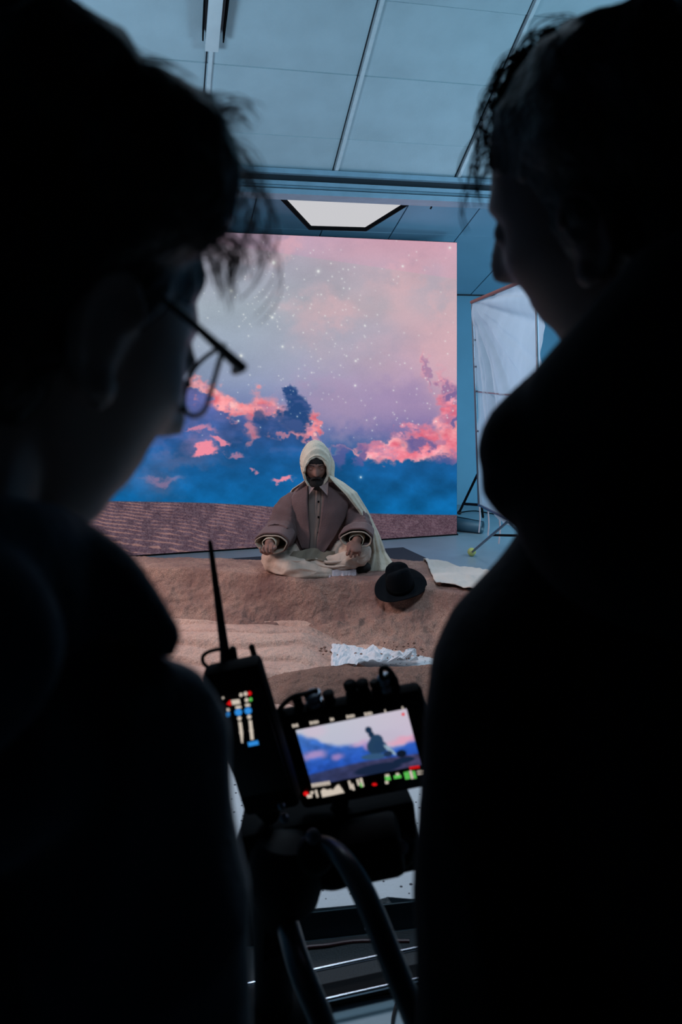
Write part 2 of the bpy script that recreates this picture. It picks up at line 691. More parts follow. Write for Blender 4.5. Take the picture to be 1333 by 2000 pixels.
def sky_picture(x, y):
    """the picture shown on the wall: returns sRGB 0-255"""
    n1 = fbm(x / 90, y / 60, 6, 3) - .5
    n2 = fbm(x / 45 + 5, y / 34, 6, 9) - .5
    n3 = fbm(x / 18, y / 15, 5, 21) - .5
    n4 = fbm(x / 7, y / 6, 4, 41) - .5
    wx = x + 60 * n1 + 42 * n3 + 14 * n4
    wy = y + 50 * n2 + 38 * n3 + 12 * n4

    def grad(tab, t):
        ks = [k for k, _ in tab]
        return np.stack([np.interp(t, ks, [c[i] for _, c in tab]) for i in range(3)], -1)
    left = grad([(440, (176, 160, 178)), (520, (160, 163, 178)), (600, (158, 170, 182)), (680, (152, 165, 184)), (740, (144, 157, 186)),
                 (790, (120, 135, 180)), (840, (70, 110, 165)), (890, (28, 100, 158)), (960, (18, 100, 158)), (1010, (14, 96, 152))], y)
    right = grad([(440, (206, 160, 172)), (520, (186, 166, 178)), (600, (184, 168, 178)), (680, (186, 160, 178)), (740, (186, 156, 182)),
                  (790, (172, 144, 180)), (840, (126, 112, 164)), (890, (60, 95, 150)), (930, (18, 84, 140)), (1010, (10, 92, 148))], y)
    t = sst(430, 880, x)[..., None]
    c = left * (1 - t) + right * t
    c = c * (1 + .10 * n1[..., None] + .05 * n2[..., None])

    def put(c, m, col, a=1.0):
        m = np.clip(m * a, 0, 1)[..., None]
        return c * (1 - m) + np.array(col, float) * m

    def blob(cx, cy, rx, ry, soft=.5, ww=1.0):
        q = ((x + (wx - x) * ww - cx) / rx) ** 2 + ((y + (wy - y) * ww - cy) / ry) ** 2
        return 1 - sst(1 - soft, 1 + soft, np.sqrt(q))
    # soft high pink clouds
    for b in [(800, 575, 34, 60, .8, .55), (640, 605, 70, 34, .9, .5), (600, 640, 26, 40, .9, .35), (560, 478, 34, 22, .8, .6), (770, 560, 60, 20, .9, .3),
              (860, 660, 50, 90, .9, .5), (850, 520, 60, 26, .9, .25), (655, 600, 30, 24, .7, .3), (700, 500, 60, 20, 1., .2), (640, 680, 30, 26, 1, .2),
              (480, 500, 50, 20, .9, .25), (890, 700, 50, 90, .9, .55), (740, 700, 60, 20, .9, .15)]:
        c = put(c, blob(*b[:5]), (222, 178, 184), b[5] * .85)
    for b in [(835, 560, 32, 40, .8, .4), (470, 560, 60, 40, .9, .2), (560, 700, 90, 30, .9, .18), (700, 660, 60, 40, .9, .2)]:
        c = put(c, blob(*b[:5]), (160, 168, 184), b[5])
    # grey violet haze band low right
    c = put(c, blob(700, 800, 90, 40, .9), (170, 146, 180), .5)
    c = put(c, blob(640, 790, 60, 50, .9), (172, 150, 180), .5)
    c = put(c, blob(800, 775, 50, 30, .9), (150, 132, 174), .5)
    # pink cloud crests at left
    ridge = np.interp(x, [200, 330, 380, 410, 430, 455, 480, 500, 525, 545, 570, 600, 615, 650, 680, 710, 740, 800, 850, 900],
                      [800, 780, 750, 772, 784, 806, 800, 792, 800, 815, 822, 835, 868, 880, 872, 898, 900, 895, 893, 880])
    dy = (wy - y) * .75 + y - ridge
    pinkwide = np.interp(x, [200, 340, 400, 440, 470, 500, 540, 580, 610, 640, 690, 720, 800, 850, 900], [6, 10, 26, 30, 24, 36, 46, 40, 34, 10, 8, 32, 40, 60, 90])
    crest = sst(-1.0, -.45, dy / pinkwide) * (1 - sst(-.1, .25, dy / pinkwide))
    warm = np.interp(x, [200, 400, 600, 640, 660, 700, 900], [.6, .95, .9, .35, .2, .85, .95])
    c = put(c, crest, (238, 150, 158), warm)
    c = put(c, crest * sst(.05, .25, n3 + n2), (250, 186, 184), .8)
    # blue mass below
    mass = sst(-.05, .35, dy / 30)
    bl = grad([(740, (112, 108, 160)), (800, (86, 98, 156)), (850, (50, 88, 148)), (900, (24, 88, 146)), (1000, (12, 96, 154))], y)
    bl = bl * (1 + .5 * n2[..., None])
    m = mass[..., None]
    c = c * (1 - m) + bl * m
    # bright pink tufts
    for b in [(425, 792, 22, 14, .5, 1), (490, 800, 26, 20, .5, .9), (520, 790, 16, 20, .5, .9), (478, 835, 16, 10, .6, .7), (562, 830, 12, 12, .6, .7), (603, 832, 8, 26, .5, .9),
              (585, 838, 20, 8, .6, .7), (482, 858, 8, 12, .6, .5), (610, 870, 12, 8, .6, .7), (545, 845, 16, 5, .6, .6)]:
        c = put(c, blob(*b[:5]), (240, 140, 148), b[5])
    # the dark tower
    for b in [(572, 812, 30, 24, .25, 1), (582, 788, 18, 22, .25, 1), (573, 766, 11, 12, .3, 1), (566, 757, 9, 3, .3, 1), (505, 812, 14, 22, .4, .75), (520, 826, 26, 14, .5, .5)]:
        c = put(c, blob(*b[:5], ww=.6), (38, 72, 124), b[5])
    # right pinks over the horizon
    for b in [(760, 878, 52, 20, .3, 1), (730, 870, 30, 12, .4, .9), (812, 872, 36, 16, .4, .9), (845, 858, 32, 22, .5, .9), (872, 820, 18, 44, .5, .95), (885, 870, 14, 30, .5, .9),
              (800, 850, 34, 10, .5, .7), (862, 760, 10, 30, .6, .5), (880, 780, 16, 30, .5, .6), (835, 720, 6, 30, .5, .35), (745, 905, 14, 5, .5, .4)]:
        c = put(c, blob(*b[:5], ww=.8), (240, 134, 152), b[5])
    for b in [(800, 868, 24, 8, .5, .35), (860, 830, 12, 18, .6, .4), (770, 862, 26, 6, .5, .4), (884, 840, 10, 22, .5, .4)]:
        c = put(c, blob(*b[:5], ww=.6), (252, 190, 190), b[5])
    for b in [(818, 866, 26, 10, .4, .85), (800, 858, 12, 6, .4, .7), (880, 770, 14, 12, .5, .75), (890, 815, 7, 22, .4, .85), (838, 726, 5, 20, .5, .35), (865, 752, 12, 7, .5, .5), (870, 895, 30, 10, .5, .6),
              (706, 890, 8, 22, .5, .8), (668, 885, 14, 18, .5, .7)]:
        c = put(c, blob(*b[:5], ww=.8), (96, 92, 150), b[5])
    # light and dark modelling inside the clouds
    pk = np.clip((c[..., 0] - c[..., 1] - 40) / 50, 0, 1)
    sh_ = (fbm(x / 26 + 3, y / 17, 5, 91) - .5)
    c = c + pk[..., None] * (sh_ * 1.5)[..., None] * np.array((46, 76, 66.))
    dk = np.clip(-(fbm(x / 24 + 31, y / 16, 5, 93) - .44) * 6, 0, 1) * pk
    c = put(c, dk, (160, 122, 162), .6)
    bm_ = np.clip((c[..., 2] - c[..., 0] - 50) / 60, 0, 1) * sst(1000, 900, y)
    pv = np.clip((fbm(x / 34 + 9, y / 16, 5, 95) - .5) * 6, 0, 1) * sst(930, 800, y)
    c = put(c, pv * bm_, (112, 112, 166), .55)
    # streaks
    for b in [(403, 879, 22, 9, .4, 1), (428, 862, 16, 5, .5, .9), (385, 842, 24, 6, .5, .7), (455, 884, 16, 5, .5, .6), (556, 939, 24, 6, .4, .95), (545, 944, 12, 3, .4, .7), (498, 918, 6, 3, .5, .7),
              (395, 868, 30, 18, .9, .25), (316, 935, 40, 6, .7, .35), (355, 900, 60, 12, .9, .2), (300, 940, 50, 25, .9, .2)]:
        c = put(c, blob(*b[:5], ww=.6), (240, 140, 160), b[5])
    # seam between the two halves of the picture: warmer and pinker above
    sy = 487 + (x - 500) * .148
    up = 1 - sst(-1.2, 1.2, y - sy)
    tint = np.stack([np.full_like(x, 9.), np.full_like(x, -3.), np.full_like(x, 2.)], -1)
    c = c + up[..., None] * tint
    # stars
    st = np.zeros_like(x)
    r2 = np.random.RandomState(5)
    cl = [(540, 620), (560, 560), (700, 650), (620, 700), (745, 830), (820, 760), (470, 580), (600, 760), (690, 590)]
    stars = []
    for k in range(330):
        if k % 2:
            cx_, cy_ = cl[r2.randint(len(cl))]
            p_ = (cx_ + r2.randn() * 34, cy_ + r2.randn() * 34)
        else:
            p_ = (r2.uniform(300, 893), r2.uniform(462, 860))
        stars.append((p_[0], p_[1], r2.uniform(.55, 1.1), r2.uniform(.4, 1)))
    stars += [(535, 513, 3.4, 1), (622, 530, 2.6, 1), (452, 568, 2.4, 1), (471, 695, 2.8, 1), (532, 620, 2.2, 1), (505, 1000, .1, 0), (787, 520, 1.8, 1), (552, 677, 2, .9),
              (879, 484, 1.8, 1), (705, 932, 1.8, 1), (694, 753, 1.7, 1), (695, 705, 1.8, .9), (466, 822, 1.5, 1)]
    for (a, b_, r, s_) in stars:
        if b_ > 890 and s_ < .9:
            continue
        q = (np.abs(x - a) < 12) & (np.abs(y - b_) < 12)
        dx, dyy = x[q] - a, y[q] - b_
        st[q] += s_ * np.exp(-(dx * dx + dyy * dyy) / (r * r)) + s_ * .25 * np.exp(-(dx * dx + dyy * dyy) / (r * r * 6))
    st = np.clip(st, 0, 1)[..., None]
    c = c * (1 - st * .8) + np.array((236, 240, 236.)) * st * .8
    # dune ground
    hz = 978 + (x - 250) * .045 + 3 * np.sin(x / 90)
    g = sst(-1, 1.5, y - hz)[..., None]
    dep = np.clip((y - hz) / 100, 0.02, 1)
    rip = np.sin((y - hz - (x - 250) * .10) * (1.15 - .35 * dep) + 9 * n1 + 5 * n2)
    rip = sst(.55, 1.05, rip + 1.4 * n3)
    gr = vnoise(x / 1.6, y / 1.3, 77) - .5
    base = np.array((90, 72, 84.)) * (1 + .3 * n3[..., None]) + gr[..., None] * 40
    warmc = np.array((190, 140, 124.))
    sh = sst(0, 1, .25 + (800 - x) / 900)
    gc = base * (1 - (rip * .6 * sh)[..., None]) + warmc * (rip * .6 * sh)[..., None]
    gc = gc + (np.clip((x - 600) / 300, 0, 1) * -6)[..., None]
    c = c * (1 - g) + gc * g
    # faint pixel grain of the panels
    c = c * (1 + .03 * (vnoise(x / 1.2, y / 1.2, 5) - .5)[..., None])
    return c


def picture_mesh(name, pts, colors, nu, nv, m, parent, origin):
    """flat grid mesh with a colour per vertex; pts (nv+1,nu+1,3)"""
    base = wloc(parent)
    me = bpy.data.meshes.new(name)
    N = (nu + 1) * (nv + 1)
    me.vertices.add(N)
    me.vertices.foreach_set('co', (pts.reshape(-1, 3) - np.array(origin)).ravel())
    I = np.arange(N).reshape(nv + 1, nu + 1)
    q = np.stack([I[:-1, :-1], I[:-1, 1:], I[1:, 1:], I[1:, :-1]], -1).reshape(-1, 4)
    me.loops.add(q.size)
    me.loops.foreach_set('vertex_index', q.ravel().astype(np.int32))
    me.polygons.add(len(q))
    me.polygons.foreach_set('loop_start', np.arange(0, q.size, 4, dtype=np.int32))
    me.update(calc_edges=True)
    me.materials.append(m)
    at = me.color_attributes.new('picture', 'FLOAT_COLOR', 'POINT')
    rgba = np.ones((N, 4), np.float32)
    rgba[:, :3] = lin(colors).reshape(-1, 3)
    at.data.foreach_set('color', rgba.ravel())
    o = bpy.data.objects.new(name, me)
    COL.objects.link(o)
    o.parent = parent
    o.location = Vector(origin) - base
    return o


pts = np.stack([X + SN.x * .003, Y + SN.y * .003, SZg], -1)
picture_mesh('screen_face', pts, sky_picture(px, py), nu, nv, emis_attr('led picture', strength=1.0), scr, (S0 + SD * SWID / 2)[:])
SM = Matrix((SD, -SN, Vector((0, 0, 1)))).transposed()
mb = MB()
cc = S0 + SD * (SWID / 2)
mb.box(cc - SN * .045 + Vector((0, 0, (SZ0 + SZ1) / 2)), SWID + .01, .085, SZ1 - SZ0 + .01, SM, .004)
obj('cabinet', mb, M['black'], scr)
obj('base_rail', MB().box(cc - SN * .045 + Vector((0, 0, .006)), SWID + .02, .11, .012, SM), M['blackmetal'], scr)
for k in range(4):
    c = S0 + SD * (.5 + k * .97)
    mb = MB()
    mb.tube([c - SN * .09 + Vector((0, 0, 2.2)), c - SN * .12 + Vector((0, 0, 1.2)), c - SN * .36 + Vector((0, 0, .03)), c - SN * .1 + Vector((0, 0, .02))], .02, 8)
    obj('brace', mb, M['blackmetal'], scr)

# charcoal mat and cloths on the floor behind the ridge
mt = thing('floor_mat', 'dark charcoal mat lying flat on the floor before the screen', 'mat', (.2, 6.2, 0))
q = [P(760, 1071, 1), P(800, 1071, 1), P(850, 1097, 1), P(420, 1101, 1)]


def floorpt(x, y, z=0):
    d = (CH - z) * F0 / (y - HY)
    return P(x, y, d)


z = .004
mb = MB().prism([floorpt(430, 1093, z), floorpt(788, 1070, z), floorpt(870, 1108, z), floorpt(440, 1120, z)], (0, 0, 1), .005)
obj('sheet', mb, M['mat'], mt, smooth=None)

# ------------------------------------------------------------------ set base board
sl = thing('base_board', 'white speckled foam board under the sand, with a chipped dark front edge', 'board', (0, 3.8, 0))
ang = math.atan2(.049, .308)
ca, sa = math.cos(ang), math.sin(ang)


def SB(a, b, z):
    return Vector((-.108 + a * ca - b * sa, 2.256 + a * sa + b * ca, z))


mb = MB()
front = []
for k in range(61):
    a = -1.9 + 3.9 * k / 60
    chip = .02 * math.exp(-((a - .235) / .03) ** 2) + .003 * mnoise.noise(Vector((a * 9, 0, 0)))
    front.append((a, chip))
top = [SB(a, c, .08) for a, c in front] + [SB(2.0, 2.86, .08), SB(-1.9, 2.72, .08)]
bot = [SB(a, 0, 0) for a, c in front] + [SB(2.0, 2.86, 0), SB(-1.9, 2.72, 0)]
n = len(top)
mb.add(top + bot, [tuple(range(n)), tuple(range(n, 2 * n))[::-1]] + [(i, i + n, (i + 1) % n + n, (i + 1) % n) for i in range(n)])


def speckle():
    m = mat('speckled white foam', srgb(205, 212, 216), .8, bump=.2, bscale=120)
    nt = m.node_tree
    b = nt.nodes['Principled BSDF']
    tc = nt.nodes.new('ShaderNodeTexCoord')
    v = nt.nodes.new('ShaderNodeTexVoronoi')
    v.inputs['Scale'].default_value = 42
    nt.links.new(tc.outputs['Object'], v.inputs['Vector'])
    n = nt.nodes.new('ShaderNodeTexNoise')
    n.inputs['Scale'].default_value = 7
    nt.links.new(tc.outputs['Object'], n.inputs['Vector'])
    mt_ = nt.nodes.new('ShaderNodeMath')
    mt_.operation = 'MULTIPLY_ADD'
    mt_.inputs[1].default_value = .45
    mt_.inputs[2].default_value = -.07
    nt.links.new(n.outputs['Fac'], mt_.inputs[0])
    lt = nt.nodes.new('ShaderNodeMath')
    lt.operation = 'LESS_THAN'
    nt.links.new(v.outputs['Distance'], lt.inputs[0])
    nt.links.new(mt_.outputs[0], lt.inputs[1])
    mx = nt.nodes.new('ShaderNodeMix')
    mx.data_type = 'RGBA'
    src = b.inputs['Base Color'].links[0].from_socket
    nt.links.new(lt.outputs[0], mx.inputs['Factor'])
    nt.links.new(src, mx.inputs['A'])
    mx.inputs['B'].default_value = srgb(60, 62, 68)
    nt.links.new(mx.outputs['Result'], b.inputs['Base Color'])
    return m


o = obj('board', mb, speckle(), sl, smooth=None)
obj('edge_strip', MB().prism([SB(-1.9, -.006, .001), SB(2., -.006, .001), SB(2., -.006, .074), SB(-1.9, -.006, .074)], SB(0, 1, 0) - SB(0, 0, 0), .005),
    mat('dark board edge', srgb(30, 52, 60), .8), sl, smooth=None)  # dark strip along the front of the board

# ------------------------------------------------------------------ sand
HATP = P(783, 1146, 4.59)
HATN = Vector((-.20, -.42, .87)).normalized()
crest_x = [-2.2, -1.385, -.9, -.51, -.155, .1, .25, .5, .75, 1.1, 1.7]
crest_y = [5.02, 4.95, 4.93, 4.82, 4.69, 4.68, 4.64, 4.52, 4.36, 4.10, 3.9]
base_x = [-2.2, -1.3, -.83, -.3, -.045, .35, .475, .8, 1.7]
base_y = [4.66, 4.58, 4.46, 4.46, 4.36, 4.20, 4.12, 3.9, 3.6]
back_y = [5.26, 5.30, 5.25, 5.2, 5.30, 5.34, 5.32, 5.2, 4.95, 4.66, 4.4]


def ridge_z(x, y):
    cy = np.interp(x, crest_x, crest_y) + .03 * (fbm(x * 5, y * 0, 3, 4) - .5)
    by = np.interp(x, base_x, base_y)
    ky = np.interp(x, crest_x, back_y) + .06 * (fbm(x * 4, y * 0, 3, 8) - .5)
    wy_ = np.clip((cy - y) / .14, 0, 1)
    rg = 1 - np.abs(2 * fbm(x * 4.5 + 9, y * 6 + 3, 5, 24) - 1) * 2.2
    yw = y + wy_ * (.20 * (fbm(x * 3.5, y * 5, 5, 22) - .5) + .07 * (fbm(x * 12, y * 12, 4, 23) - .5) - .035 * np.clip(rg, 0, 1))
    t = np.clip((yw - by) / (cy - by), 0, 1)
    prof = .42 * t + .58 * t ** 2.6
    prof = np.where(t > .82, prof + .10 * np.sin((t - .82) / .18 * PI / 2) * (1 - prof), prof)
    top = .335 - .02 * np.clip((y - cy) / .5, 0, 1)
    z = .07 + (top - .07) * prof
    dr = sst(0, .16, y - ky)
    z = z * (1 - dr)
    amp = np.clip(t * (1.02 - t) * 4, 0, 1) * (.35 + .65 * t)
    z = z + amp * (.13 * (fbm(x * 3.2, y * 8, 6, 14) - .5) + .035 * (fbm(x * 16, y * 18, 5, 15) - .5))
    z = z + (t >= 1) * (1 - dr) * .022 * (fbm(x * 8, y * 8, 5, 18) - .5)
    z = z + .006 * (fbm(x * 60, y * 60, 3, 19) - .5)
    wob = .25 * (fbm(x * 2, y * 2, 3, 20) - .5)
    fade = sst(-2.08, -1.8, x + wob) * (1 - sst(1.2, 1.62, x + wob))
    # the hat presses the sand flat under its brim
    zp = HATP.z - .008 - (HATN.x * (x - HATP.x) + HATN.y * (y - HATP.y)) / HATN.z
    rh = np.hypot(x - HATP.x, y - HATP.y)
    z = np.where(rh < .30, np.minimum(z, zp + np.maximum(0, rh - .135) * 1.3), z)
    return z * fade


def height_mesh(name, xs, ys, zf, m, parent, kind=None, zlow=.07, cut=0):
    Xg, Yg = np.meshgrid(xs, ys)
    Z = zf(Xg, Yg)
    Z[0, :] = Z[-1, :] = zlow
    Z[:, 0] = Z[:, -1] = zlow
    ny, nx = Xg.shape
    N = nx * ny
    org = np.array((xs.mean(), ys.mean(), zlow))
    v = np.stack([Xg, Yg, Z], -1).reshape(-1, 3) - org
    I = np.arange(N).reshape(ny, nx)
    q = np.stack([I[:-1, :-1], I[:-1, 1:], I[1:, 1:], I[1:, :-1]], -1).reshape(-1, 4)
    zq = Z.ravel()[q].max(axis=1)
    q = q[zq > cut]
    me = bpy.data.meshes.new(name)
    me.vertices.add(N)
    me.vertices.foreach_set('co', v.ravel())
    me.loops.add(q.size)
    me.loops.foreach_set('vertex_index', q.ravel().astype(np.int32))
    me.polygons.add(len(q))
    me.polygons.foreach_set('loop_start', np.arange(0, q.size, 4, dtype=np.int32))
    me.update(calc_edges=True)
    me.materials.append(m)
    me.shade_smooth()
    o = bpy.data.objects.new(name, me)
    COL.objects.link(o)
    if parent:
        o.parent = parent
        o.location = Vector(org) - wloc(parent)
    else:
        o.location = org
    if kind:
        o['kind'] = kind
    return o


o = height_mesh('sand_ridge', np.arange(-2.1, 1.7, .0095), np.arange(3.55, 5.55, .0095),
                ridge_z, M['sand'], None, zlow=0, cut=.004)
tag(o, 'tall back bank of brown sand with a scooped crumbly face, man sitting on top', 'sand')


def bed_z(x, y):
    r = np.hypot((x + .05) * .9, (y - 3.35) * 1.0)
    ph = (x * 9 + 7 * x * x + y * 31) + 7 * fbm(x * 1.6, y * 1.6, 3, 33)
    w1 = np.sin(ph)
    rp = sst(-.95, -.35, w1) * .024 + sst(-.3, 1, w1) * .006
    flat = sst(-.12, .12, x + .1)
    z = .102 + rp * (1 - flat) + .03 * (fbm(x * 3, y * 3, 4, 31) - .5) - .02 * flat
    z = z + .035 * np.exp(-((y - 4.28) / .18) ** 2) * (1 - flat)
    z = z + .004 * (fbm(x * 60, y * 60, 3, 39) - .5)
    wob = .3 * (fbm(x * 2, y * 2, 3, 40) - .5)
    fade = sst(-1.75, -1.5, x + wob) * sst(3.05, 3.25, y + wob * .6) * (1 - sst(.55, .72, x))
    return z * fade + .06 * (1 - fade)


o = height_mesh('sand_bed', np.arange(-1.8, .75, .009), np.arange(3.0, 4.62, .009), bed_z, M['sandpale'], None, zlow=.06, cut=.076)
tag(o, 'pale pinkish sand bed with curved ripples below the tall bank', 'sand')


def front_z(x, y):
    cy = 3.70 - .02 * x + .05 * (fbm(x * 3, x * 0, 3, 51) - .5)
    hgt = np.interp(x, [-.62, -.42, -.33, -.2, 0, .3, .6, 1.4], [.0, .02, .085, .12, .135, .145, .16, .16])
    f = np.where(y < cy, 1 - sst(0, .55, cy - y), 1 - sst(0, .24, y - cy))
    z = .062 + (hgt + .01 * (fbm(x * 9, y * 9, 4, 52) - .5)) * f
    z = z + (.030 * (fbm(x * 10, y * 10, 5, 53) - .5)) * np.clip(f * 2, 0, 1) * (f < .97)
    z = z + .008 * (fbm(x * 40, y * 40, 3, 54) - .5) * np.clip(f * 3, 0, 1)
    fade = 1 - sst(.9, 1.25, x + .3 * (fbm(x * 2, y * 2, 3, 55) - .5))
    return z * fade + .055 * (1 - fade)


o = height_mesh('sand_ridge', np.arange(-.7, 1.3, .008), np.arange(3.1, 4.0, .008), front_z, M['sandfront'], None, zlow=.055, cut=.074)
tag(o, 'low front bank of brown gritty sand just behind the camera monitor', 'sand')


def ridge_at(x, y):
    return float(ridge_z(np.array([x]), np.array([y]))[0])


# clods of sand
cl = thing('sand_clod', 'small dark clods of sand scattered by the white plaster', 'sand', (.3, 4.2, .1))
cl['kind'] = 'stuff'
mb = MB()
for k in range(70):
    if k < 45:
        p = floorpt(random.gauss(760, 45), random.gauss(1275, 7), .13)
    else:
        p = floorpt(random.uniform(400, 840), random.uniform(1250, 1280), .12)
    r = random.uniform(.003, .009)
    mb.ell(p, (r, r * .8, r * .7), nu=6, nv=4)
COL.objects.unlink(cl)
bpy.data.objects.remove(cl)
o = obj('sand_clods', mb, M['sandfront'], None)
tag(o, 'small dark clods of sand scattered around the white plaster sheet', 'sand', kind='stuff')

# crumpled white plaster sheet in the hollow
pw = mat('white plaster cloth', srgb(215, 218, 222), .75, bump=.25, bscale=90)


def plas(u, v):
    x = 648 + u * 165
    yb = 1303 - 18 * u + 2 * math.sin(u * 25)
    yt = 1259 + 20 * u + 6 * mnoise.noise(Vector((u * 11, 3, 0))) - (6 if abs(u - .93) < .05 else 0)
    if u > .9:
        yt = 1275 - (u - .9) * 60
    y = yb * (1 - v) + yt * v
    p = floorpt(x + 6 * mnoise.noise(Vector((v * 9, u * 3, 1))), y, .125)
    h = .030 * abs(mnoise.noise(Vector((u * 7, v * 3, 2)))) + .012 * abs(mnoise.noise(Vector((u * 17, v * 8, 5))))
    return p + Vector((0, 0, h * (1 if 0 < u < 1 else .2)))


mb = MB().grid(plas, 44, 12)
o = obj('plaster_cloth', mb, pw, None, smooth=None)
solid(o, .003)
tag(o, 'crumpled stiff white plaster cloth lying in the hollow of the sand', 'cloth')
sh = thing('plaster_shards', 'jagged white plaster points sticking up at the right end of the crumpled sheet', 'plaster', floorpt(795, 1288, .12))
for x0, y0, x1, y1 in ((782, 1292, 806, 1271), (770, 1292, 796, 1278), (798, 1292, 815, 1281), (755, 1294, 780, 1281)):
    a, b_ = floorpt(x0, y0, .12), floorpt(x0 + 20, y0 - 3, .12)
    t = P(x1, y1, a.y + .02)
    mb = MB().add([a, b_, t, a + Vector((0.01, .03, .004)), b_ + Vector((0, .02, 0))], [(0, 1, 2), (3, 2, 4), (0, 2, 3), (1, 4, 2), (0, 3, 4, 1)])
    obj('shard', mb, pw, sh, smooth=None)

# cream drop cloth at the right back of the ridge
cm = mat('cream drop cloth', srgb(205, 200, 190), .9, bump=.15, bscale=200)


def dropc(u, v):
    a = .53 + u * .50
    y0 = np.interp(a, crest_x, crest_y) + .05 + .03 * math.sin(u * 9)
    y1 = 5.62 - .25 * u + .05 * mnoise.noise(Vector((u * 4, 1, 0)))
    y = y0 * (1 - v) + y1 * v
    z = max(ridge_at(a, y), .006)
    return Vector((a + .03 * mnoise.noise(Vector((v * 4, 0, 2))), y, z + .014 + .022 * abs(mnoise.noise(Vector((a * 7, y * 5, 0)))) + .008 * abs(mnoise.noise(Vector((a * 21, y * 12, 0))))))


o = obj('drop_cloth', MB().grid(dropc, 50, 50), cm, None, smooth=True)
solid(o, .004, 1)
tag(o, 'cream drop cloth spread over the bank behind the black hat', 'cloth')

# ------------------------------------------------------------------ people helpers
def frame(yaw, pitch, roll=0.0):
    """head axes: yaw right of straight ahead, pitch down; columns right, forward, up"""
    y, p = math.radians(yaw), math.radians(pitch)
    F = Vector((math.sin(y) * math.cos(p), math.cos(y) * math.cos(p), -math.sin(p)))
    R = Vector((math.cos(y), -math.sin(y), 0))
    U = R.cross(F)
    if roll:
        q = Matrix.Rotation(math.radians(roll), 3, F)
        R, U = q @ R, q @ U
    return Matrix((R, F, U)).transposed()


def ssf(a, b, x):
    t = max(0., min(1., (x - a) / (b - a)))
    return t * t * (3 - 2 * t)


def head_shape(mb, C, A, s=1.0, ears=True):
    """adult head: cranium, brow, sockets, nose, lips, chin and ears; C centre, A axes matrix"""
    def fn(q, d):
        x, y, z = q
        k = ssf(.01, .115, -z)
        if y > 0:
            yy = abs(d.y) ** (1 - .42 * k) * .092
            y = yy * (1 - .02 * k)
        else:
            y *= (1 - .62 * ssf(.0, .10, -z))
        x *= (1 - .36 * k)
        if y > 0.02:
            fr = ssf(.02, .07, y)
            if -.045 < z < .03:
                h = ssf(.03, -.032, z) if z > -.032 else 1 - ssf(-.032, -.043, z)
                wd = .0085 + .008 * h
                y += .027 * h * math.exp(-(x / wd) ** 2) * fr
            y -= .011 * math.exp(-((abs(x) - .031) / .014) ** 2 - ((z - .006) / .012) ** 2) * fr
            y += .005 * math.exp(-((abs(x) - .026) / .022) ** 2 - ((z - .027) / .009) ** 2) * fr
            y += .006 * math.exp(-(x / .022) ** 2) * (math.exp(-((z + .060) / .006) ** 2) + math.exp(-((z + .072) / .006) ** 2)) * fr
            y += .007 * math.exp(-(x / .02) ** 2 - ((z + .100) / .014) ** 2) * fr
            y += .004 * math.exp(-((abs(x) - .045) / .018) ** 2 - ((z + .022) / .018) ** 2) * fr
        return Vector((x, y, z)) * s
    mb.ell(C, (.076, .096, .118), A, 96, 80, fn)
    for sx in (-1, 1):
        # closed lids over the eyeballs
        mb.ell(C + A @ (Vector((sx * .031, .0765, .005)) * s), (.0135 * s, .010 * s, .0105 * s), A, 16, 12)
        if ears:
            e = C + A @ (Vector((sx * .077, -.006, -.012)) * s)
            mb.ell(e, (.008 * s, .016 * s, .028 * s), A, 16, 14)
            ring = []
            for k in range(15):
                a = math.radians(-120 + k * 20)
                ring.append(e + A @ (Vector((sx * .006, -.019 * math.cos(a) * .9, .031 * math.sin(a))) * s))
            mb.tube(ring, .0045 * s, 8, round_caps=True)
            mb.ell(C + A @ (Vector((sx * .078, .004, -.040)) * s), (.006 * s, .009 * s, .011 * s), A, 12, 10)


def limb(mb, pts, rad, n=18):
    p = smoothpath(pts, 16)
    r = [float(np.interp(i / 16, np.linspace(0, 1, len(rad)), rad)) for i in range(17)]
    mb.tube(p, r, n, round_caps=True)


def hand_shape(mb, W, D, N, S, s=1.0, curl=(60, 80, 55), spread=6, thumb_in=.6):
    """W wrist, D direction of the palm, N out of the palm's inner side, S towards the thumb"""
    D, N = D.normalized(), N.normalized()
    S = (S - D * S.dot(D)).normalized()
    N = D.cross(S) if D.cross(S).dot(N) > 0 else S.cross(D)
    A = Matrix((S, D, N)).transposed()
    mb.ell(W + D * .048 * s, (.040 * s, .052 * s, .0155 * s), A, 20, 14)
    mb.ell(W + D * .03 * s + S * .024 * s + N * .008 * s, (.017 * s, .030 * s, .014 * s), A, 14, 10)
    L = [(.040, .024, .020), (.045, .028, .021), (.042, .026, .020), (.032, .020, .018)]
    for i in range(4):
        off = (.030 - .020 * i) * s
        base = W + D * (.084 - .004 * abs(i - 1)) * s + S * off
        dv = D.copy()
        ax = D.cross(N).normalized()
        dv = Matrix.Rotation(math.radians((1.3 - i) * spread * (1 if D.cross(S).dot(N) > 0 else -1)), 3, N) @ dv
        pts = [base - D * .02 * s, base]
        rr = [.0088 * s, .0092 * s]
        for k in range(3):
            dv = Matrix.Rotation(math.radians(curl[k] + 4 * i), 3, ax) @ dv
            if dv.dot(N) < -.99:
                pass
            pts.append(pts[-1] + dv * L[i][k] * s)
            rr.append((.0085 - .0009 * k) * s * (1 if i < 3 else .88))
        mb.tube(pts, rr, 10, round_caps=True)
    t0 = W + D * .020 * s + S * .026 * s
    t1 = t0 + (D * .7 + S * .65 + N * .2).normalized() * .034 * s
    t2 = t1 + (D * .9 + S * (.35 - thumb_in) + N * .5).normalized() * .032 * s
    t3 = t2 + (D * .7 - S * thumb_in + N * .5).normalized() * .024 * s
    mb.tube([t0, t1, t2, t3], [.0125 * s, .011 * s, .0095 * s, .0085 * s], 10, round_caps=True)


# ------------------------------------------------------------------ the seated man
D0 = 4.86


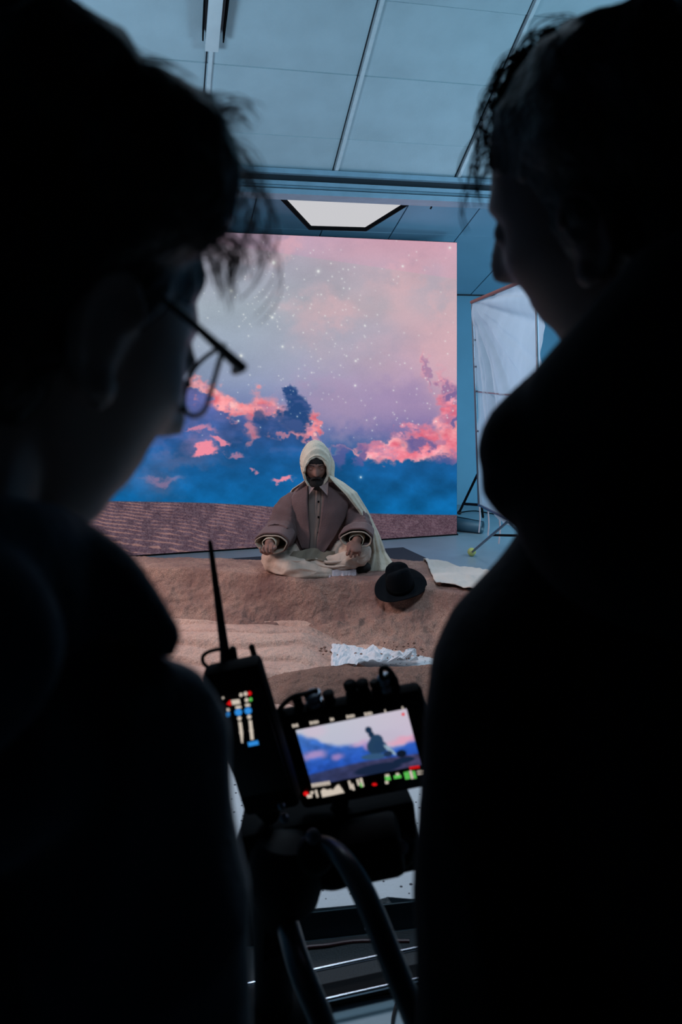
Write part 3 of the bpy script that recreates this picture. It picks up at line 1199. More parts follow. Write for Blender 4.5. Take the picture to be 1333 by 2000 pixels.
def Q(x, y, dd=0.0):
    return P(x, y, D0 + dd)


skin = mat('skin darkened for shade', srgb(128, 92, 80), .7, var=.15, vscale=30, bump=.08, bscale=200)  # colour darkened to hold the shade under the head cloth
coatm = mat('mauve brown wool', srgb(102, 80, 80), .95, bump=.35, bscale=160, var=.2, vscale=10, sheen=.1)
lining = mat('light beige wool lining', srgb(165, 152, 138), .95, bump=.3, bscale=180)
trm = mat('cream linen', srgb(206, 186, 170), .9, bump=.3, bscale=70, var=.12, vscale=7)
shirtm = mat('grey beige shirt cotton', srgb(118, 104, 98), .9, bump=.15, bscale=150)
scarfm = mat('cream gauze', srgb(212, 202, 182), .95, bump=.6, bscale=55, var=.12, vscale=14)
lacem = mat('white lace', srgb(205, 192, 196), .9, bump=.5, bscale=120)
beardm = mat('dark beard hair', srgb(20, 15, 14), .9, bump=.6, bscale=200)

man = thing('person', 'man sitting cross-legged on the sand bank in head cloth and mauve coat, eyes lowered', 'person', Q(612, 1122, .05))
HA = frame(180 - 4, 20, 0)          # faces the camera, head bowed
HC = Q(617, 906, .06)
mb = MB()
head_shape(mb, HC, HA, .95, ears=True)
nk = Q(617, 958, .13)
limb(mb, [Q(616, 922, .10), nk], [.052, .058])
# torso, arms, hands, crossed legs
mb.ell(Q(617, 1012, .20), (.19, .115, .24))
mb.ell(Q(617, 980, .17), (.185, .09, .075))
mb.ell(Q(615, 1085, .24), (.20, .14, .13))
LW, RW = Q(526, 1062, -.12), Q(697, 1056, -.08)
limb(mb, [Q(568, 982, .16), Q(547, 1038, .14)], [.056, .046])
limb(mb, [Q(547, 1038, .14), LW], [.042, .027])
limb(mb, [Q(672, 984, .16), Q(712, 1036, .14)], [.056, .046])
limb(mb, [Q(712, 1036, .14), RW], [.042, .027])
hand_shape(mb, LW, Vector((-.05, -.75, -.45)), Vector((.35, -.3, .8)), Vector((1, -.1, .1)), .92, curl=(45, 70, 50))
hand_shape(mb, RW, Vector((-.15, -.75, -.5)), Vector((-.1, .2, -1)), Vector((-1, -.1, .2)), .92, curl=(50, 75, 50))
# legs inside the trousers: thighs out to the knees, shins crossed in front
for pts, rr in (([Q(590, 1090, .22), Q(535, 1092, .04)], [.085, .06]), ([Q(645, 1090, .22), Q(704, 1084, .04)], [.085, .06]),
                ([Q(532, 1097, .02), Q(600, 1114, -.06), Q(648, 1120, -.06)], [.056, .046, .034]),
                ([Q(704, 1088, .02), Q(640, 1103, .02), Q(596, 1104, .03)], [.056, .046, .034]),
                ([Q(650, 1120, -.06), Q(680, 1122, -.04)], [.032, .026]), ([Q(596, 1104, .05), Q(570, 1110, .06)], [.030, .024])):
    limb(mb, pts, rr)
union('body', mb, skin, man, voxel=.0042, smooth_it=2)
# beard and moustache
mb = MB()


def beardfn(q, d):
    return Vector((q.x * (1 - .25 * ssf(0, .04, -q.z)), q.y, q.z + .004 * mnoise.noise(q * 120)))


mb.ell(HC + HA @ Vector((0, .058, -.094)), (.047, .038, .048), HA, 30, 24, beardfn)
for sx in (-1, 1):
    limb(mb, [HC + HA @ Vector((sx * .062, .018, -.025)), HC + HA @ Vector((sx * .056, .034, -.065)), HC + HA @ Vector((sx * .03, .058, -.098))], [.009, .014, .02])
    limb(mb, [HC + HA @ Vector((0, .093, -.046)), HC + HA @ Vector((sx * .022, .086, -.053)), HC + HA @ Vector((sx * .034, .074, -.075))], [.006, .007, .006])
    limb(mb, [HC + HA @ Vector((sx * .014, .088, .030)), HC + HA @ Vector((sx * .045, .076, .032))], [.004, .003])
union('beard', mb, beardm, man, voxel=.0035, smooth_it=1)
# hair under the cloth
mb = MB()
mb.ell(HC + HA @ Vector((0, -.012, .035)), (.078, .095, .092), HA, 24, 18)
obj('hair', mb, beardm, man, smooth=True)


def fold(p, s1=18, a=.01):
    return a * mnoise.noise(Vector((p[0] * s1, p[1] * s1, p[2] * s1 * .4)))


# head cloth: rings sweeping from the oval opening over the head to the back
def hood(u, v):
    a = 2 * PI * u
    t = v
    # opening profile (radius x, z) and depth along the face axis
    y = float(np.interp(t, [0, .08, .3, .6, .85, 1], [.062, .078, .055, -.03, -.105, -.135]))
    rx = float(np.interp(t, [0, .08, .3, .6, .85, 1], [.068, .074, .086, .095, .076, .004]))
    rz = float(np.interp(t, [0, .08, .3, .6, .85, 1], [.098, .106, .120, .126, .100, .004]))
    zc = float(np.interp(t, [0, .3, 1], [-.022, .0, .010]))
    x, z = rx * math.cos(a), rz * math.sin(a)
    if z > 0:
        z *= 1.0 + .10 * t * (1 - t) * 4 * .4
    f = 1 + .045 * math.sin(9 * t * PI + 2.5 * math.cos(a) + 1.5 * mnoise.noise(Vector((x * 12, z * 12, 1)))) * (1 - t) * min(1, t * 8)
    return HC + HA @ Vector((x * f, y + .0 * z, zc + z * f))


o = obj('head_cloth', MB().grid(hood, 56, 44), scarfm, man, smooth=True)
solid(o, .006, -1)
# rolled edge of the head cloth and its knot
mb = MB()
ringp = [HC + HA @ Vector((0.071 * math.cos(a), .070 + .004 * math.sin(3 * a), -.022 + .102 * math.sin(a))) for a in [2 * PI * k / 40 for k in range(41)]]
mb.tube(ringp, [.0075 + .002 * math.sin(k * 1.7) for k in range(41)], 10)
obj('rolled_hem', mb, scarfm, man, smooth=True)
mb = MB()
mb.ell(Q(645, 930, .10), (.028, .03, .04))
limb(mb, [Q(634, 880, .10), Q(646, 905, .12), Q(646, 932, .10)], [.02, .026, .022])
union('knot', mb, scarfm, man, voxel=.005)

# cape: one sheet from the head, behind the shoulders, down to the sand on the right
rows = [(0, (601, 934), (644, 930), .10, .14), (.12, (590, 943), (666, 944), .14, .14), (.25, (572, 955), (692, 962), .20, .20), (.42, (556, 978), (709, 990), .26, .25),
        (.6, (553, 1015), (728, 1030), .34, .27), (.8, (556, 1060), (752, 1076), .38, .22), (1.0, (560, 1104), (776, 1112), .38, .10)]


def cape(u, v):
    lx, ly = interp(v, [(r[0], r[1]) for r in rows])
    rx, ry = interp(v, [(r[0], r[2]) for r in rows])
    dl = interp(v, [(r[0], r[3]) for r in rows])
    dr = interp(v, [(r[0], r[4]) for r in rows])
    x = lx + (rx - lx) * u
    y = ly + (ry - ly) * u
    back = math.sin(PI * min(1, max(0, u))) ** .7 * (.10 if v > .15 else .06)
    d = dl + (dr - dl) * u + back
    d += .022 * math.sin(u * 26 + 3 * v) * v
    p = Q(x, y, d)
    return p


o = obj('cape', MB().grid(cape, 70, 44), scarfm, man, smooth=True)
solid(o, .005)
# the part of the cape that falls in front over the right shoulder and down beside the knee
def cape2(u, v):
    lx, ly, ld_ = interp(v, [(0, (640, 928, .03)), (.15, (656, 946, .02)), (.3, (676, 966, .02)), (.5, (702, 1000, .06)), (.7, (724, 1045, .09)), (.85, (727, 1080, .12)), (1, (712, 1119, .07))])
    rx, ry, rd = interp(v, [(0, (650, 930, .10)), (.15, (672, 943, .12)), (.3, (697, 962, .12)), (.5, (719, 998, .17)), (.7, (741, 1044, .19)), (.85, (754, 1080, .18)), (1, (777, 1113, .07))])
    x, y = lx + (rx - lx) * u, ly + (ry - ly) * u
    d = ld_ + (rd - ld_) * u - .02 * math.sin(PI * u) + .012 * math.sin(u * 17 + 2 * v) * v
    return Q(x, y, d)


o = obj('cape_front', MB().grid(cape2, 34, 60), scarfm, man, smooth=True)
solid(o, .005)

# coat: torso and wide sleeves fused, with a shawl collar and turned-back cuffs
mb = MB()
prof = [(948, 602, 640, .14, .05), (956, 588, 655, .15, .08), (966, 570, 678, .17, .10), (980, 560, 690, .18, .12), (1000, 560, 690, .19, .14), (1030, 566, 684, .20, .15),
        (1060, 572, 676, .19, .15), (1082, 574, 668, .18, .15), (1094, 578, 660, .18, .13)]
pp = []
vs = []
n = 32
for (y, l, r, d, th) in prof:
    c = Q((l + r) / 2, y, d)
    hw = (r - l) / 2 / F0 * c.y
    for k in range(n):
        a = 2 * PI * k / n
        ex = abs(math.cos(a)) ** .85 * (1 if math.cos(a) > 0 else -1)
        vs.append(c + Vector((hw * ex, th * math.sin(a), 0)))
fs = [(i * n + k, i * n + (k + 1) % n, (i + 1) * n + (k + 1) % n, (i + 1) * n + k) for i in range(len(prof) - 1) for k in range(n)]
fs += [tuple(range(n))[::-1], tuple(range((len(prof) - 1) * n, len(prof) * n))]
mb.add(vs, fs)


def sleeve(pts, rad, flat=.9):
    p = smoothpath(pts, 20)
    r = [float(np.interp(i / 20, np.linspace(0, 1, len(rad)), rad)) * (1 + .035 * math.sin(i * 1.9)) for i in range(21)]
    mb.tube(p, r, 24, flat=flat, round_caps=False)


sleeve([Q(582, 974, .17), Q(562, 1000, .15), Q(552, 1034, .10), Q(540, 1050, .01)], [.062, .092, .100, .098])
sleeve([Q(660, 976, .17), Q(684, 1000, .15), Q(700, 1028, .10), Q(700, 1044, .02)], [.060, .082, .084, .080])
coat = wrinkle(union('coat', mb, coatm, man, voxel=.006, smooth_it=3), (10, 7, 3.2), .013)


def cuff(name, c0_, c1_, r0, r1, m, sq, twist=0, t=.010, flare=0):
    ax = (c1_ - c0_).normalized()
    sx = ax.cross(Vector((0, 0, 1))).normalized()
    sy = sx.cross(ax)

    def fn(u, v):
        a = 2 * PI * u
        r = r0 + (r1 - r0) * v
        r *= 1 + .05 * math.sin(3 * a + twist) + .02 * math.sin(7 * a)
        p = c0_ + (c1_ - c0_) * v + sx * math.cos(a) * r + sy * math.sin(a) * r * sq
        return p - ax * flare * v * math.sin(a)
    o_ = obj(name, MB().grid(fn, 40, 10), m, man, smooth=True)
    solid(o_, t)
    return o_


cuff('sleeve_end', Q(545, 1042, .03), Q(532, 1060, -.09), .097, .100, coatm, .62, .5)
cuff('cuff_lining', Q(541, 1052, .00), Q(530, 1063, -.105), .080, .094, lining, .56, .5, .006)
cuff('sleeve_end', Q(702, 1036, .03), Q(697, 1050, -.08), .090, .098, coatm, .55, 2.0)
cuff('cuff_lining', Q(701, 1046, .00), Q(697, 1054, -.095), .074, .090, lining, .5, 2.0, .006)
cuff('shirt_cuff', Q(699, 1050, -.01), RW, .046, .040, scarfm, .85, 1, .004)
cuff('shirt_cuff', Q(533, 1056, -.02), LW, .044, .038, scarfm, .85, 1, .004)

# shirt front panel between the lapels, with stand collar points and buttons
def torso_d(x, y):
    """depth of the front of the coat at a photo position"""
    _, l, r, d, th = [float(np.interp(y, [p_[0] for p_ in prof], [p_[k] for p_ in prof])) for k in range(5)]
    q = max(-.97, min(.97, (x - (l + r) / 2) / ((r - l) / 2)))
    return d - th * math.sqrt(1 - abs(q) ** 2.3)


def panel(name, left, right, m, off, t=.008, nu_=14, nv_=40, wav=.003, par=None):
    def fn(u, v):
        lx, ly = interp(v, left)
        rx, ry = interp(v, right)
        x, y = lx + (rx - lx) * u, ly + (ry - ly) * u
        return Q(x, y, torso_d(x, y) - off - wav * math.sin(u * 5 + v * 9))
    o_ = obj(name, MB().grid(fn, nu_, nv_), m, par or man, smooth=True)
    solid(o_, t)
    return o_


panel('shirt', [(0, (604, 950)), (.3, (603, 985)), (1, (606, 1084))], [(0, (634, 950)), (.3, (632, 985)), (1, (624, 1090))], shirtm, .010, .005)
mbp = MB()
for y in (980, 1010, 1040):
    p = Q(622.5, y, torso_d(622, y) - .019)
    mbp = MB()
    mbp.lathe(p, (0, -1, .1), [(.001, 0), (.006, 0), (.0065, .002), (.005, .004), (.001, .004)], 12)
    obj('button', mbp, M['black'], man)
# placket
panel('placket', [(0, (617, 958)), (1, (613, 1084))], [(0, (627, 958)), (1, (622, 1086))], shirtm, .0135, .003, 4, 30)
# collar points
for pts in (((601, 930, .03), (604, 966, .0), (617, 948, .01), (608, 928, .06)), ((643, 929, .04), (640, 968, .01), (622, 948, .01), (634, 930, .06))):
    pl = [Q(*p_) for p_ in pts]
    mb = MB().prism(pl, (0, 1, 0), .006)
    obj('collar', mb, mat('pale shirt collar', srgb(150, 126, 122), .9), man, smooth=None)
# shawl collar, long lapels on both sides
panel('lapel', [(0, (598, 938)), (.1, (586, 948)), (.3, (571, 972)), (.55, (573, 1010)), (.8, (581, 1045)), (1, (591, 1072))],
      [(0, (603, 936)), (.1, (602, 950)), (.3, (601, 975)), (.55, (603, 1010)), (.8, (606, 1045)), (1, (604, 1072))], coatm, .027, .014)
panel('lapel', [(0, (640, 938)), (.1, (636, 952)), (.3, (630, 980)), (.55, (626, 1015)), (.8, (620, 1055)), (1, (617, 1088))],
      [(0, (648, 940)), (.1, (661, 950)), (.3, (682, 972)), (.55, (676, 1005)), (.8, (656, 1045)), (1, (628, 1088))], coatm, .030, .014)

# trousers: thighs, crossing shins and the cloth gathered in the lap
mb = MB()


def tleg(pts, rad):
    p = smoothpath(pts, 22)
    r = [float(np.interp(i / 22, np.linspace(0, 1, len(rad)), rad)) * (1 + .03 * math.sin(i * 1.5)) for i in range(23)]
    mb.tube(p, r, 24, round_caps=True)


tleg([Q(592, 1086, .20), Q(555, 1088, .08), Q(536, 1091, .02)], [.10, .09, .073])
tleg([Q(642, 1086, .20), Q(680, 1082, .08), Q(702, 1079, .02)], [.10, .088, .072])
tleg([Q(536, 1094, .01), Q(560, 1108, -.05), Q(600, 1115, -.08), Q(636, 1119, -.07)], [.075, .064, .060, .048])
tleg([Q(702, 1082, .01), Q(672, 1096, -.03), Q(640, 1102, -.03), Q(604, 1100, -.02)], [.070, .056, .048, .036])
mb.ell(Q(615, 1092, .14), (.20, .14, .07))
wrinkle(union('trousers', mb, trm, man, voxel=.005, smooth_it=2), (7, 12, 22), .006)
mb = MB()
for pts, r in ((((604, 1088, -.05), (640, 1098, -.085), (690, 1093, -.06)), .010), (((598, 1093, -.07), (640, 1107, -.09), (680, 1104, -.08)), .009),
               (((545, 1091, -.06), (580, 1096, -.10), (605, 1094, -.08)), .008), (((530, 1106, -.05), (570, 1117, -.115), (610, 1122, -.125)), .007)):
    mb.tube(smoothpath([Q(*p_) for p_ in pts], 12), [r * .35] + [r] * 11 + [r * .35], 8, round_caps=True)
union('trouser_folds', mb, trm, man, voxel=.004, smooth_it=4)
# shirt tail gathered in the lap
def lap(u, v):
    x = 560 + u * 100
    y = 1074 + v * 22 + 3 * math.sin(u * 9)
    return Q(x, y, -.0 - .09 * v + .012 * math.sin(u * 20 + v * 3) + .05 * (2 * u - 1) ** 2)


o = obj('shirt_tail', MB().grid(lap, 50, 14), mat('olive beige cotton', srgb(128, 116, 100), .9, bump=.3, bscale=90), man, smooth=True)
solid(o, .006)
# lace ruffle round the front ankle and a dark shoe behind
def lace(u, v):
    x = 640 + u * 56
    y0, y1 = 1113 + 1 * math.sin(u * 12), 1127 + u * 4 + 2.2 * math.sin(u * 31)
    return Q(x, y0 + (y1 - y0) * v, -.10 - .02 * v + .006 * math.sin(u * 38 + 3 * math.sin(u * 9)) * v + .05 * u)


o = obj('lace_hem', MB().grid(lace, 70, 12), lacem, man, smooth=True)
solid(o, .004)
mb = MB()
limb(mb, [Q(652, 1120, -.05), Q(672, 1122, -.04), Q(694, 1124, -.01)], [.034, .032, .024])
union('sock', mb, lacem, man, voxel=.005)
mb = MB()
limb(mb, [Q(668, 1112, .06), Q(695, 1112, .03), Q(716, 1108, .0)], [.036, .034, .03])
mb.ell(Q(700, 1114, .03), (.06, .045, .022))
union('shoe', mb, M['rubber'], man, voxel=.005)

# ------------------------------------------------------------------ hat
hatm = mat('black felt', srgb(9, 15, 20), .95, bump=.2, bscale=200, spec=.1)
HP = HATP
hx = Vector((.97, .12, .10))
hax = HATN
hat = thing('fedora', 'black felt fedora with wide brim resting on the edge of the sand bank', 'hat', HP)


def crownfn(x, y, z, j):
    if z > .075:
        z -= .030 * math.exp(-(y / .025) ** 2) * (1 - .3 * x / .08)
    if z > .05:
        q_ = ssf(.05, .11, z)
        y *= 1 - .22 * q_ * (1 if x > 0 else .4)
    return x, y, z


mb = MB()
mb.lathe(HP, hax, [(.072, 0), (.078, .004), (.076, .02), (.076, .06), (.074, .10), (.068, .128), (.056, .142), (.03, .146), (.004, .146)], 40, hx, crownfn)
obj('crown', mb, hatm, hat, smooth=True)


def brimfn(x, y, z, j):
    r = math.hypot(x, y)
    a = math.atan2(y, x)
    k = ssf(.08, .145, r)
    z += k * (.016 * abs(math.sin(a)) ** 2 * (1 if abs(math.sin(a)) > .2 else 0) - .012 * math.cos(a) ** 2 * (1 if math.cos(a) > 0 else .3)) + .003 * math.sin(3 * a) * k
    return x * 1.03, y * .94, z


mb = MB()
mb.lathe(HP, hax, [(.074, -.002), (.10, -.003), (.125, -.001), (.143, .003), (.1445, .006), (.143, .008), (.12, .004), (.09, .002), (.074, .003)], 56, hx, brimfn)
obj('brim', mb, hatm, hat, smooth=True)
mb = MB()
mb.lathe(HP, hax, [(.0775, .004), (.0805, .005), (.0795, .03), (.0765, .031)], 40, hx)
obj('hat_band', mb, mat('black ribbon', srgb(6, 9, 11), .9, spec=.05), hat, smooth=True)

# ------------------------------------------------------------------ diffusion frame at the right
FA = P(924, 593, 6.9)
FB = FA.lerp(P(1010, 557, 5.45), 1.32)
GA = P(937, 985, 6.9)
GB = Vector((FB.x + .03, FB.y, GA.z + .16))
dr = thing('diffusion_frame', 'tall white wrinkled drape on a tube frame standing right of the screen', 'frame', Vector((1.12, 6.2, 0)))
pl = mat('translucent white plastic sheet', srgb(200, 208, 215), .45, trans=0.0, var=.05, bump=.2, bscale=25)
nt = pl.node_tree
bs = nt.nodes['Principled BSDF']
tr = nt.nodes.new('ShaderNodeBsdfTranslucent')
tr.inputs[0].default_value = srgb(205, 215, 225)
tp = nt.nodes.new('ShaderNodeBsdfTransparent')
ms = nt.nodes.new('ShaderNodeMixShader')
ms.inputs[0].default_value = .45
ms2 = nt.nodes.new('ShaderNodeMixShader')
ms2.inputs[0].default_value = .22
out = [n_ for n_ in nt.nodes if n_.type == 'OUTPUT_MATERIAL'][0]
nt.links.new(bs.outputs[0], ms.inputs[1])
nt.links.new(tr.outputs[0], ms.inputs[2])
nt.links.new(ms.outputs[0], ms2.inputs[1])
nt.links.new(tp.outputs[0], ms2.inputs[2])
nt.links.new(ms2.outputs[0], out.inputs[0])


def sheetpt(u, v):
    top = FA.lerp(FB, u)
    bot = GA.lerp(GB, u)
    sag = -.05 * math.sin(PI * u)
    bot = bot + Vector((0, 0, sag))
    p = top.lerp(bot, v)
    # pull in of the left edge under the top corner
    if v < .12:
        p.x -= .02 * (1 - u) * math.sin(PI * v / .12)
    ang_ = math.atan2(u * 1.5 + .001, v * 1.7 + .02)
    rr_ = math.hypot(u * 1.5, v * 1.7)
    n_ = FB - FA
    nn = Vector((-n_.y, n_.x, 0)).normalized()
    amp = .040 * min(1, rr_ * 1.5) * (1 - .5 * v)
    p += nn * amp * (abs(math.sin(ang_ * 8 + .4)) ** 4 + .5 * abs(math.sin(ang_ * 19 + 1)) ** 6)
    p += nn * .02 * mnoise.noise(Vector((u * 5, v * 5, 1))) + nn * .006 * mnoise.noise(Vector((u * 12 + v * 8, v * 12, 4)))
    return p


o = obj('drape', MB().grid(sheetpt, 90, 120), pl, dr, smooth=True)
mb = MB()
mb.tube([FA + Vector((-.01, 0, .012)), FB + Vector((0, 0, .012))], .014, 10)
obj('top_rail', mb, M['red'], dr)
mb = MB()
mb.tube([FA + Vector((.0, 0.02, 0)), GA + Vector((0, .02, -.02))], .011, 10)
obj('side_rail', mb, M['steel'], dr)
obj('cross_bar', MB().tube([P(932, 765, 6.92), FB.lerp(GB, .47)], .006, 8), M['steel'], dr)
obj('bottom_rail', MB().tube([GA + Vector((0, 0.02, -.01)), GB + Vector((0, 0.02, -.01))], .011, 10), M['steel'], dr)
obj('side_rail', MB().tube([FB, GB], .011, 10), M['steel'], dr)
# clips along the edges
for p in ((930, 664), (931, 716), (932, 764), (934, 842)):
    obj('clip', MB().box(P(p[0], p[1], 6.88), .022, .022, .014, None, .003), M['steel'], dr)
# hem ties
for x0, y0, x1, y1, d in ((937, 985, 937, 1040, 6.95), (954, 998, 955, 1046, 6.6), (976, 1008, 976, 1062, 6.3)):
    mb = MB()
    pp_ = smoothpath([P(x0, y0, d), P(x0 + 1.5, (y0 + y1) / 2, d), P(x1 - 1, y1, d)], 10)
    mb.tube(pp_, .006, 6)
    obj('tie', mb, lacem, dr)
# legs of the stand
obj('leg', MB().tube([P(934, 925, 7.0), P(898, 1000, 7.35)], .011, 8), M['blackmetal'], dr)
obj('leg', MB().tube([P(934, 925, 7.0), P(944, 1010, 7.6)], .011, 8), M['blackmetal'], dr)
obj('leg_brace', MB().tube([P(905, 984, 7.28), P(936, 986, 7.0)], .012, 8), M['blackmetal'], dr)
obj('foot', MB().ell(P(898, 1001, 7.35), .02, nu=12, nv=8), M['rubber'], dr)
fp = floorpt(922, 1079, .03)
obj('leg', MB().tube([fp, P(993, 1018, 5.7)], .0095, 8), M['steel'], dr)
obj('leg', MB().tube([P(993, 1018, 5.7), floorpt(1075, 1100, .02)], .0095, 8), M['steel'], dr)
obj('leg_brace', MB().tube([P(960, 1045, 6.2), P(1010, 1046, 6.0)], .009, 8), M['blackmetal'], dr)
obj('leg', MB().tube([GB, Vector((GB.x, GB.y, .0))], .0095, 8), M['steel'], dr)
tb = thing('tennis_ball', 'yellow-green ball pushed over the foot of the drape frame leg', 'ball', fp - Vector((0, 0, .03)))
tm = mat('yellow green felt', srgb(178, 190, 110), .9, bump=.3, bscale=300)
mb = MB().ell(fp + Vector((0, 0, .004)), .034, nu=24, nv=16)
obj('shell', mb, tm, tb, smooth=True)
mb = MB()
c_ = fp + Vector((0, 0, .004))
mb.tube([c_ + Vector((.0343 * math.cos(a) * math.cos(.45 * math.sin(2 * a)), .0343 * math.sin(a) * math.cos(.45 * math.sin(2 * a)), .0343 * math.sin(.45 * math.sin(2 * a)))) for a in [2 * PI * k / 40 for k in range(41)]], .0012, 5)
obj('seam', mb, lacem, tb)
# rolled carpet
rl = thing('carpet_roll', 'dark rolled carpet lying on the floor beyond the screen edge', 'roll', Vector((1.2, 7.5, 0)))
e0 = floorpt(943, 1042, 0) + Vector((0, 0, .055))
e1 = Vector((.35, 8.0, .095))
axr = (e1 - e0).normalized()
sxr = axr.cross(Vector((0, 0, 1))).normalized()
syr = sxr.cross(axr)


def rollfn(u, v):
    a = u * 2 * PI * 3.2
    r = (.030 + .0085 * u * 3.2) * (1 + .75 * v)
    return e0.lerp(e1, v) + (sxr * math.cos(a) + syr * math.sin(a)) * r


o = obj('rolled_sheet', MB().grid(rollfn, 110, 4), mat('dark vinyl', srgb(52, 78, 92), .5), rl, smooth=True)
solid(o, .004)
# cable lying near the wall
cb = obj('cable', MB().tube(smoothpath([floorpt(880, 1005, .01), floorpt(905, 1000, .01), floorpt(930, 998, .01), floorpt(965, 1004, .01), floorpt(1000, 1010, .01), floorpt(1040, 1020, .01)], 40), .006, 6), M['black'], None)
tag(cb, 'thin black cable looping across the wall base behind the drape', 'cable')

# ------------------------------------------------------------------ camera monitor and rig in front of the two people
R1 = Vector((.9676, -.0977, .233)).normalized()
R2 = Vector((-.2467, -.1663, .9547))
R2 = (R2 - R1 * R2.dot(R1)).normalized()
RN = R1.cross(R2)
if RN.y > 0:
    RN = -RN
RM = Matrix((R1, R2, RN)).transposed()
MC = Vector((.024, 1.119, 1.069))


def ML(px_, py_, c=MC, off=0.0):
    """point on the device plane that a photo position falls on"""
    d = P(px_, py_, 1.0) - Vector((0, 0, CH))
    o_ = c + RN * off
    t = (o_ - Vector((0, 0, CH))).dot(RN) / d.dot(RN)
    return Vector((0, 0, CH)) + d * t


mon = thing('field_monitor', 'black on-camera monitor showing the seated man against the glowing sky', 'monitor', MC - R2 * .09)
body_c = MC - RN * .014 - R2 * .008
obj('housing', MB().box(body_c, .205, .150, .026, RM, .010), M['black'], mon)
obj('front_glass', MB().box(MC - R2 * .008 - RN * .0005, .190, .132, .002, RM, .0008), mat('glossy black glass', srgb(3, 4, 5), .3, spec=.2), mon)
# picture shown on the monitor
NX, NY = 200, 112
uu, vv = np.meshgrid(np.linspace(0, 1, NX + 1), np.linspace(0, 1, NY + 1))


def mon_picture(u, v):
    n1 = fbm(u * 7, v * 5, 5, 61) - .5
    n2 = fbm(u * 16, v * 11, 4, 62) - .5
    top = np.stack([190 + 0 * u - 10 * v, 192 + 0 * u - 12 * v, 206 + 0 * u], -1)
    warm = np.clip(u - .35, 0, 1)[..., None] * np.array((16, -4, -2.))
    c = top + warm
    ridge = np.interp(u, [0, .12, .2, .35, .5, .62, .8, .9, 1], [.10, .16, .30, .42, .46, .42, .62, .60, .48]) + .12 * n1
    m = sst(-.05, .06, v - ridge)[..., None]
    blue = np.stack([70 - 45 * v, 118 - 50 * v, 190 - 20 * v], -1) * (1 + .4 * n2[..., None])
    c = c * (1 - m) + blue * m

    def bl(cx_, cy_, rx, ry, col, a, s=.6):
        nonlocal c
        q = np.sqrt(((u + .05 * n1 - cx_) / rx) ** 2 + ((v + .08 * n2 - cy_) / ry) ** 2)
        k = ((1 - sst(1 - s, 1 + s, q)) * a)[..., None]
        c = c * (1 - k) + np.array(col, float) * k
    bl(.16, .08, .10, .12, (206, 186, 205), .6)
    bl(.10, .48, .10, .08, (190, 150, 196), .8)
    bl(.30, .58, .05, .06, (190, 140, 190), .7)
    bl(.52, .44, .08, .05, (200, 160, 196), .7)
    bl(.58, .52, .04, .05, (205, 150, 190), .7)
    bl(.90, .52, .14, .07, (222, 160, 184), .9)
    bl(.75, .4, .14, .1, (190, 180, 200), .6)
    # dark dune ground
    g = sst(-.02, .03, v - (.80 - .05 * np.sin(u * 3)))[..., None]
    gc = np.stack([44 + 20 * u, 54 + 6 * u, 92 + 0 * u], -1) * (1 + .5 * n2[..., None])
    c = c * (1 - g) + gc * g
    # dark bank, hat and seated figure
    dark = np.array((24, 46, 72.))

    def fig(cx_, cy_, rx, ry, col=dark, ang_=0.0):
        nonlocal c
        du, dv = (u - cx_), (v - cy_) * .5625
        ca_, sa_ = math.cos(ang_), math.sin(ang_)
        a_, b_ = du * ca_ + dv * sa_, -du * sa_ + dv * ca_
        q = np.sqrt((a_ / rx) ** 2 + (b_ / ry) ** 2)
        k = (1 - sst(.85, 1.1, q))[..., None]
        c = c * (1 - k) + np.array(col, float) * k
    fig(.62, .92, .22, .05, (22, 36, 62))
    fig(.86, .86, .10, .03, (20, 36, 62))
    fig(.628, .235, .030, .034)
    fig(.640, .32, .026, .034)
    fig(.668, .45, .060, .070, (34, 62, 92), .6)
    fig(.642, .54, .070, .078, (34, 62, 92), .2)
    fig(.69, .56, .060, .062, (32, 60, 92), .4)
    fig(.61, .70, .115, .030, (50, 84, 120), .1)
    fig(.765, .64, .018, .075, (140, 166, 184), -.6)
    fig(.74, .70, .04, .03, (30, 50, 80))
    fig(.855, .74, .045, .036, (14, 24, 40))
    return c


w_, h_ = .155, .0872
pts = np.array(MC)[None, None] + (uu - .5)[..., None] * w_ * np.array(R1) + (.5 - vv)[..., None] * h_ * np.array(R2) + .0012 * np.array(RN)
picture_mesh('screen', pts, mon_picture(uu, vv), NX, NY, emis_attr('monitor picture', strength=1.0), mon, tuple(MC))
EW = emis('warm white display marks', srgb(205, 192, 178), 1.0)
ER = emis('red display marks', srgb(225, 20, 22), 1.0)
EG = emis('green display marks', srgb(90, 190, 84), 1.0)
EB = emis('blue display marks', srgb(46, 135, 215), 1.0)


def mark(name, poly, m, parent, c=MC, off=.0016):
    pl_ = [ML(x, y, c, off) for x, y in poly]
    return obj(name, MB().prism(pl_, RN, .0003), m, parent, smooth=None)


def bar(name, cx_, cy_, w2, h2, m, parent, c=MC, sl=-.155, rnd=0, off=.0016):
    """small mark centred at a photo position, slanted with the device"""
    pts_ = []
    if rnd:
        for k in range(14):
            a = 2 * PI * k / 14
            pts_.append((cx_ + w2 * math.cos(a), cy_ + h2 * math.sin(a)))
    else:
        for a, b_ in ((-w2, -h2), (w2, -h2), (w2, h2), (-w2, h2)):
            pts_.append((cx_ + a + b_ * .26, cy_ + b_ + a * sl))
    return mark(name, pts_, m, parent, c, off)


for x, y, n_, wd in ((577, 1417, 3, 4), (614, 1411, 4, 4.5), (649, 1405, 2, 4), (685, 1399, 4, 4.2), (720, 1394, 4, 4), (753, 1389, 1, 3), (787, 1383, 1, 3.5)):
    for k in range(n_):
        dx = (k - (n_ - 1) / 2) * wd
        bar('label_letter', x + dx, y + dx * -.155, wd * .36, 3.0 - .6 * (k % 2), EW, mon)
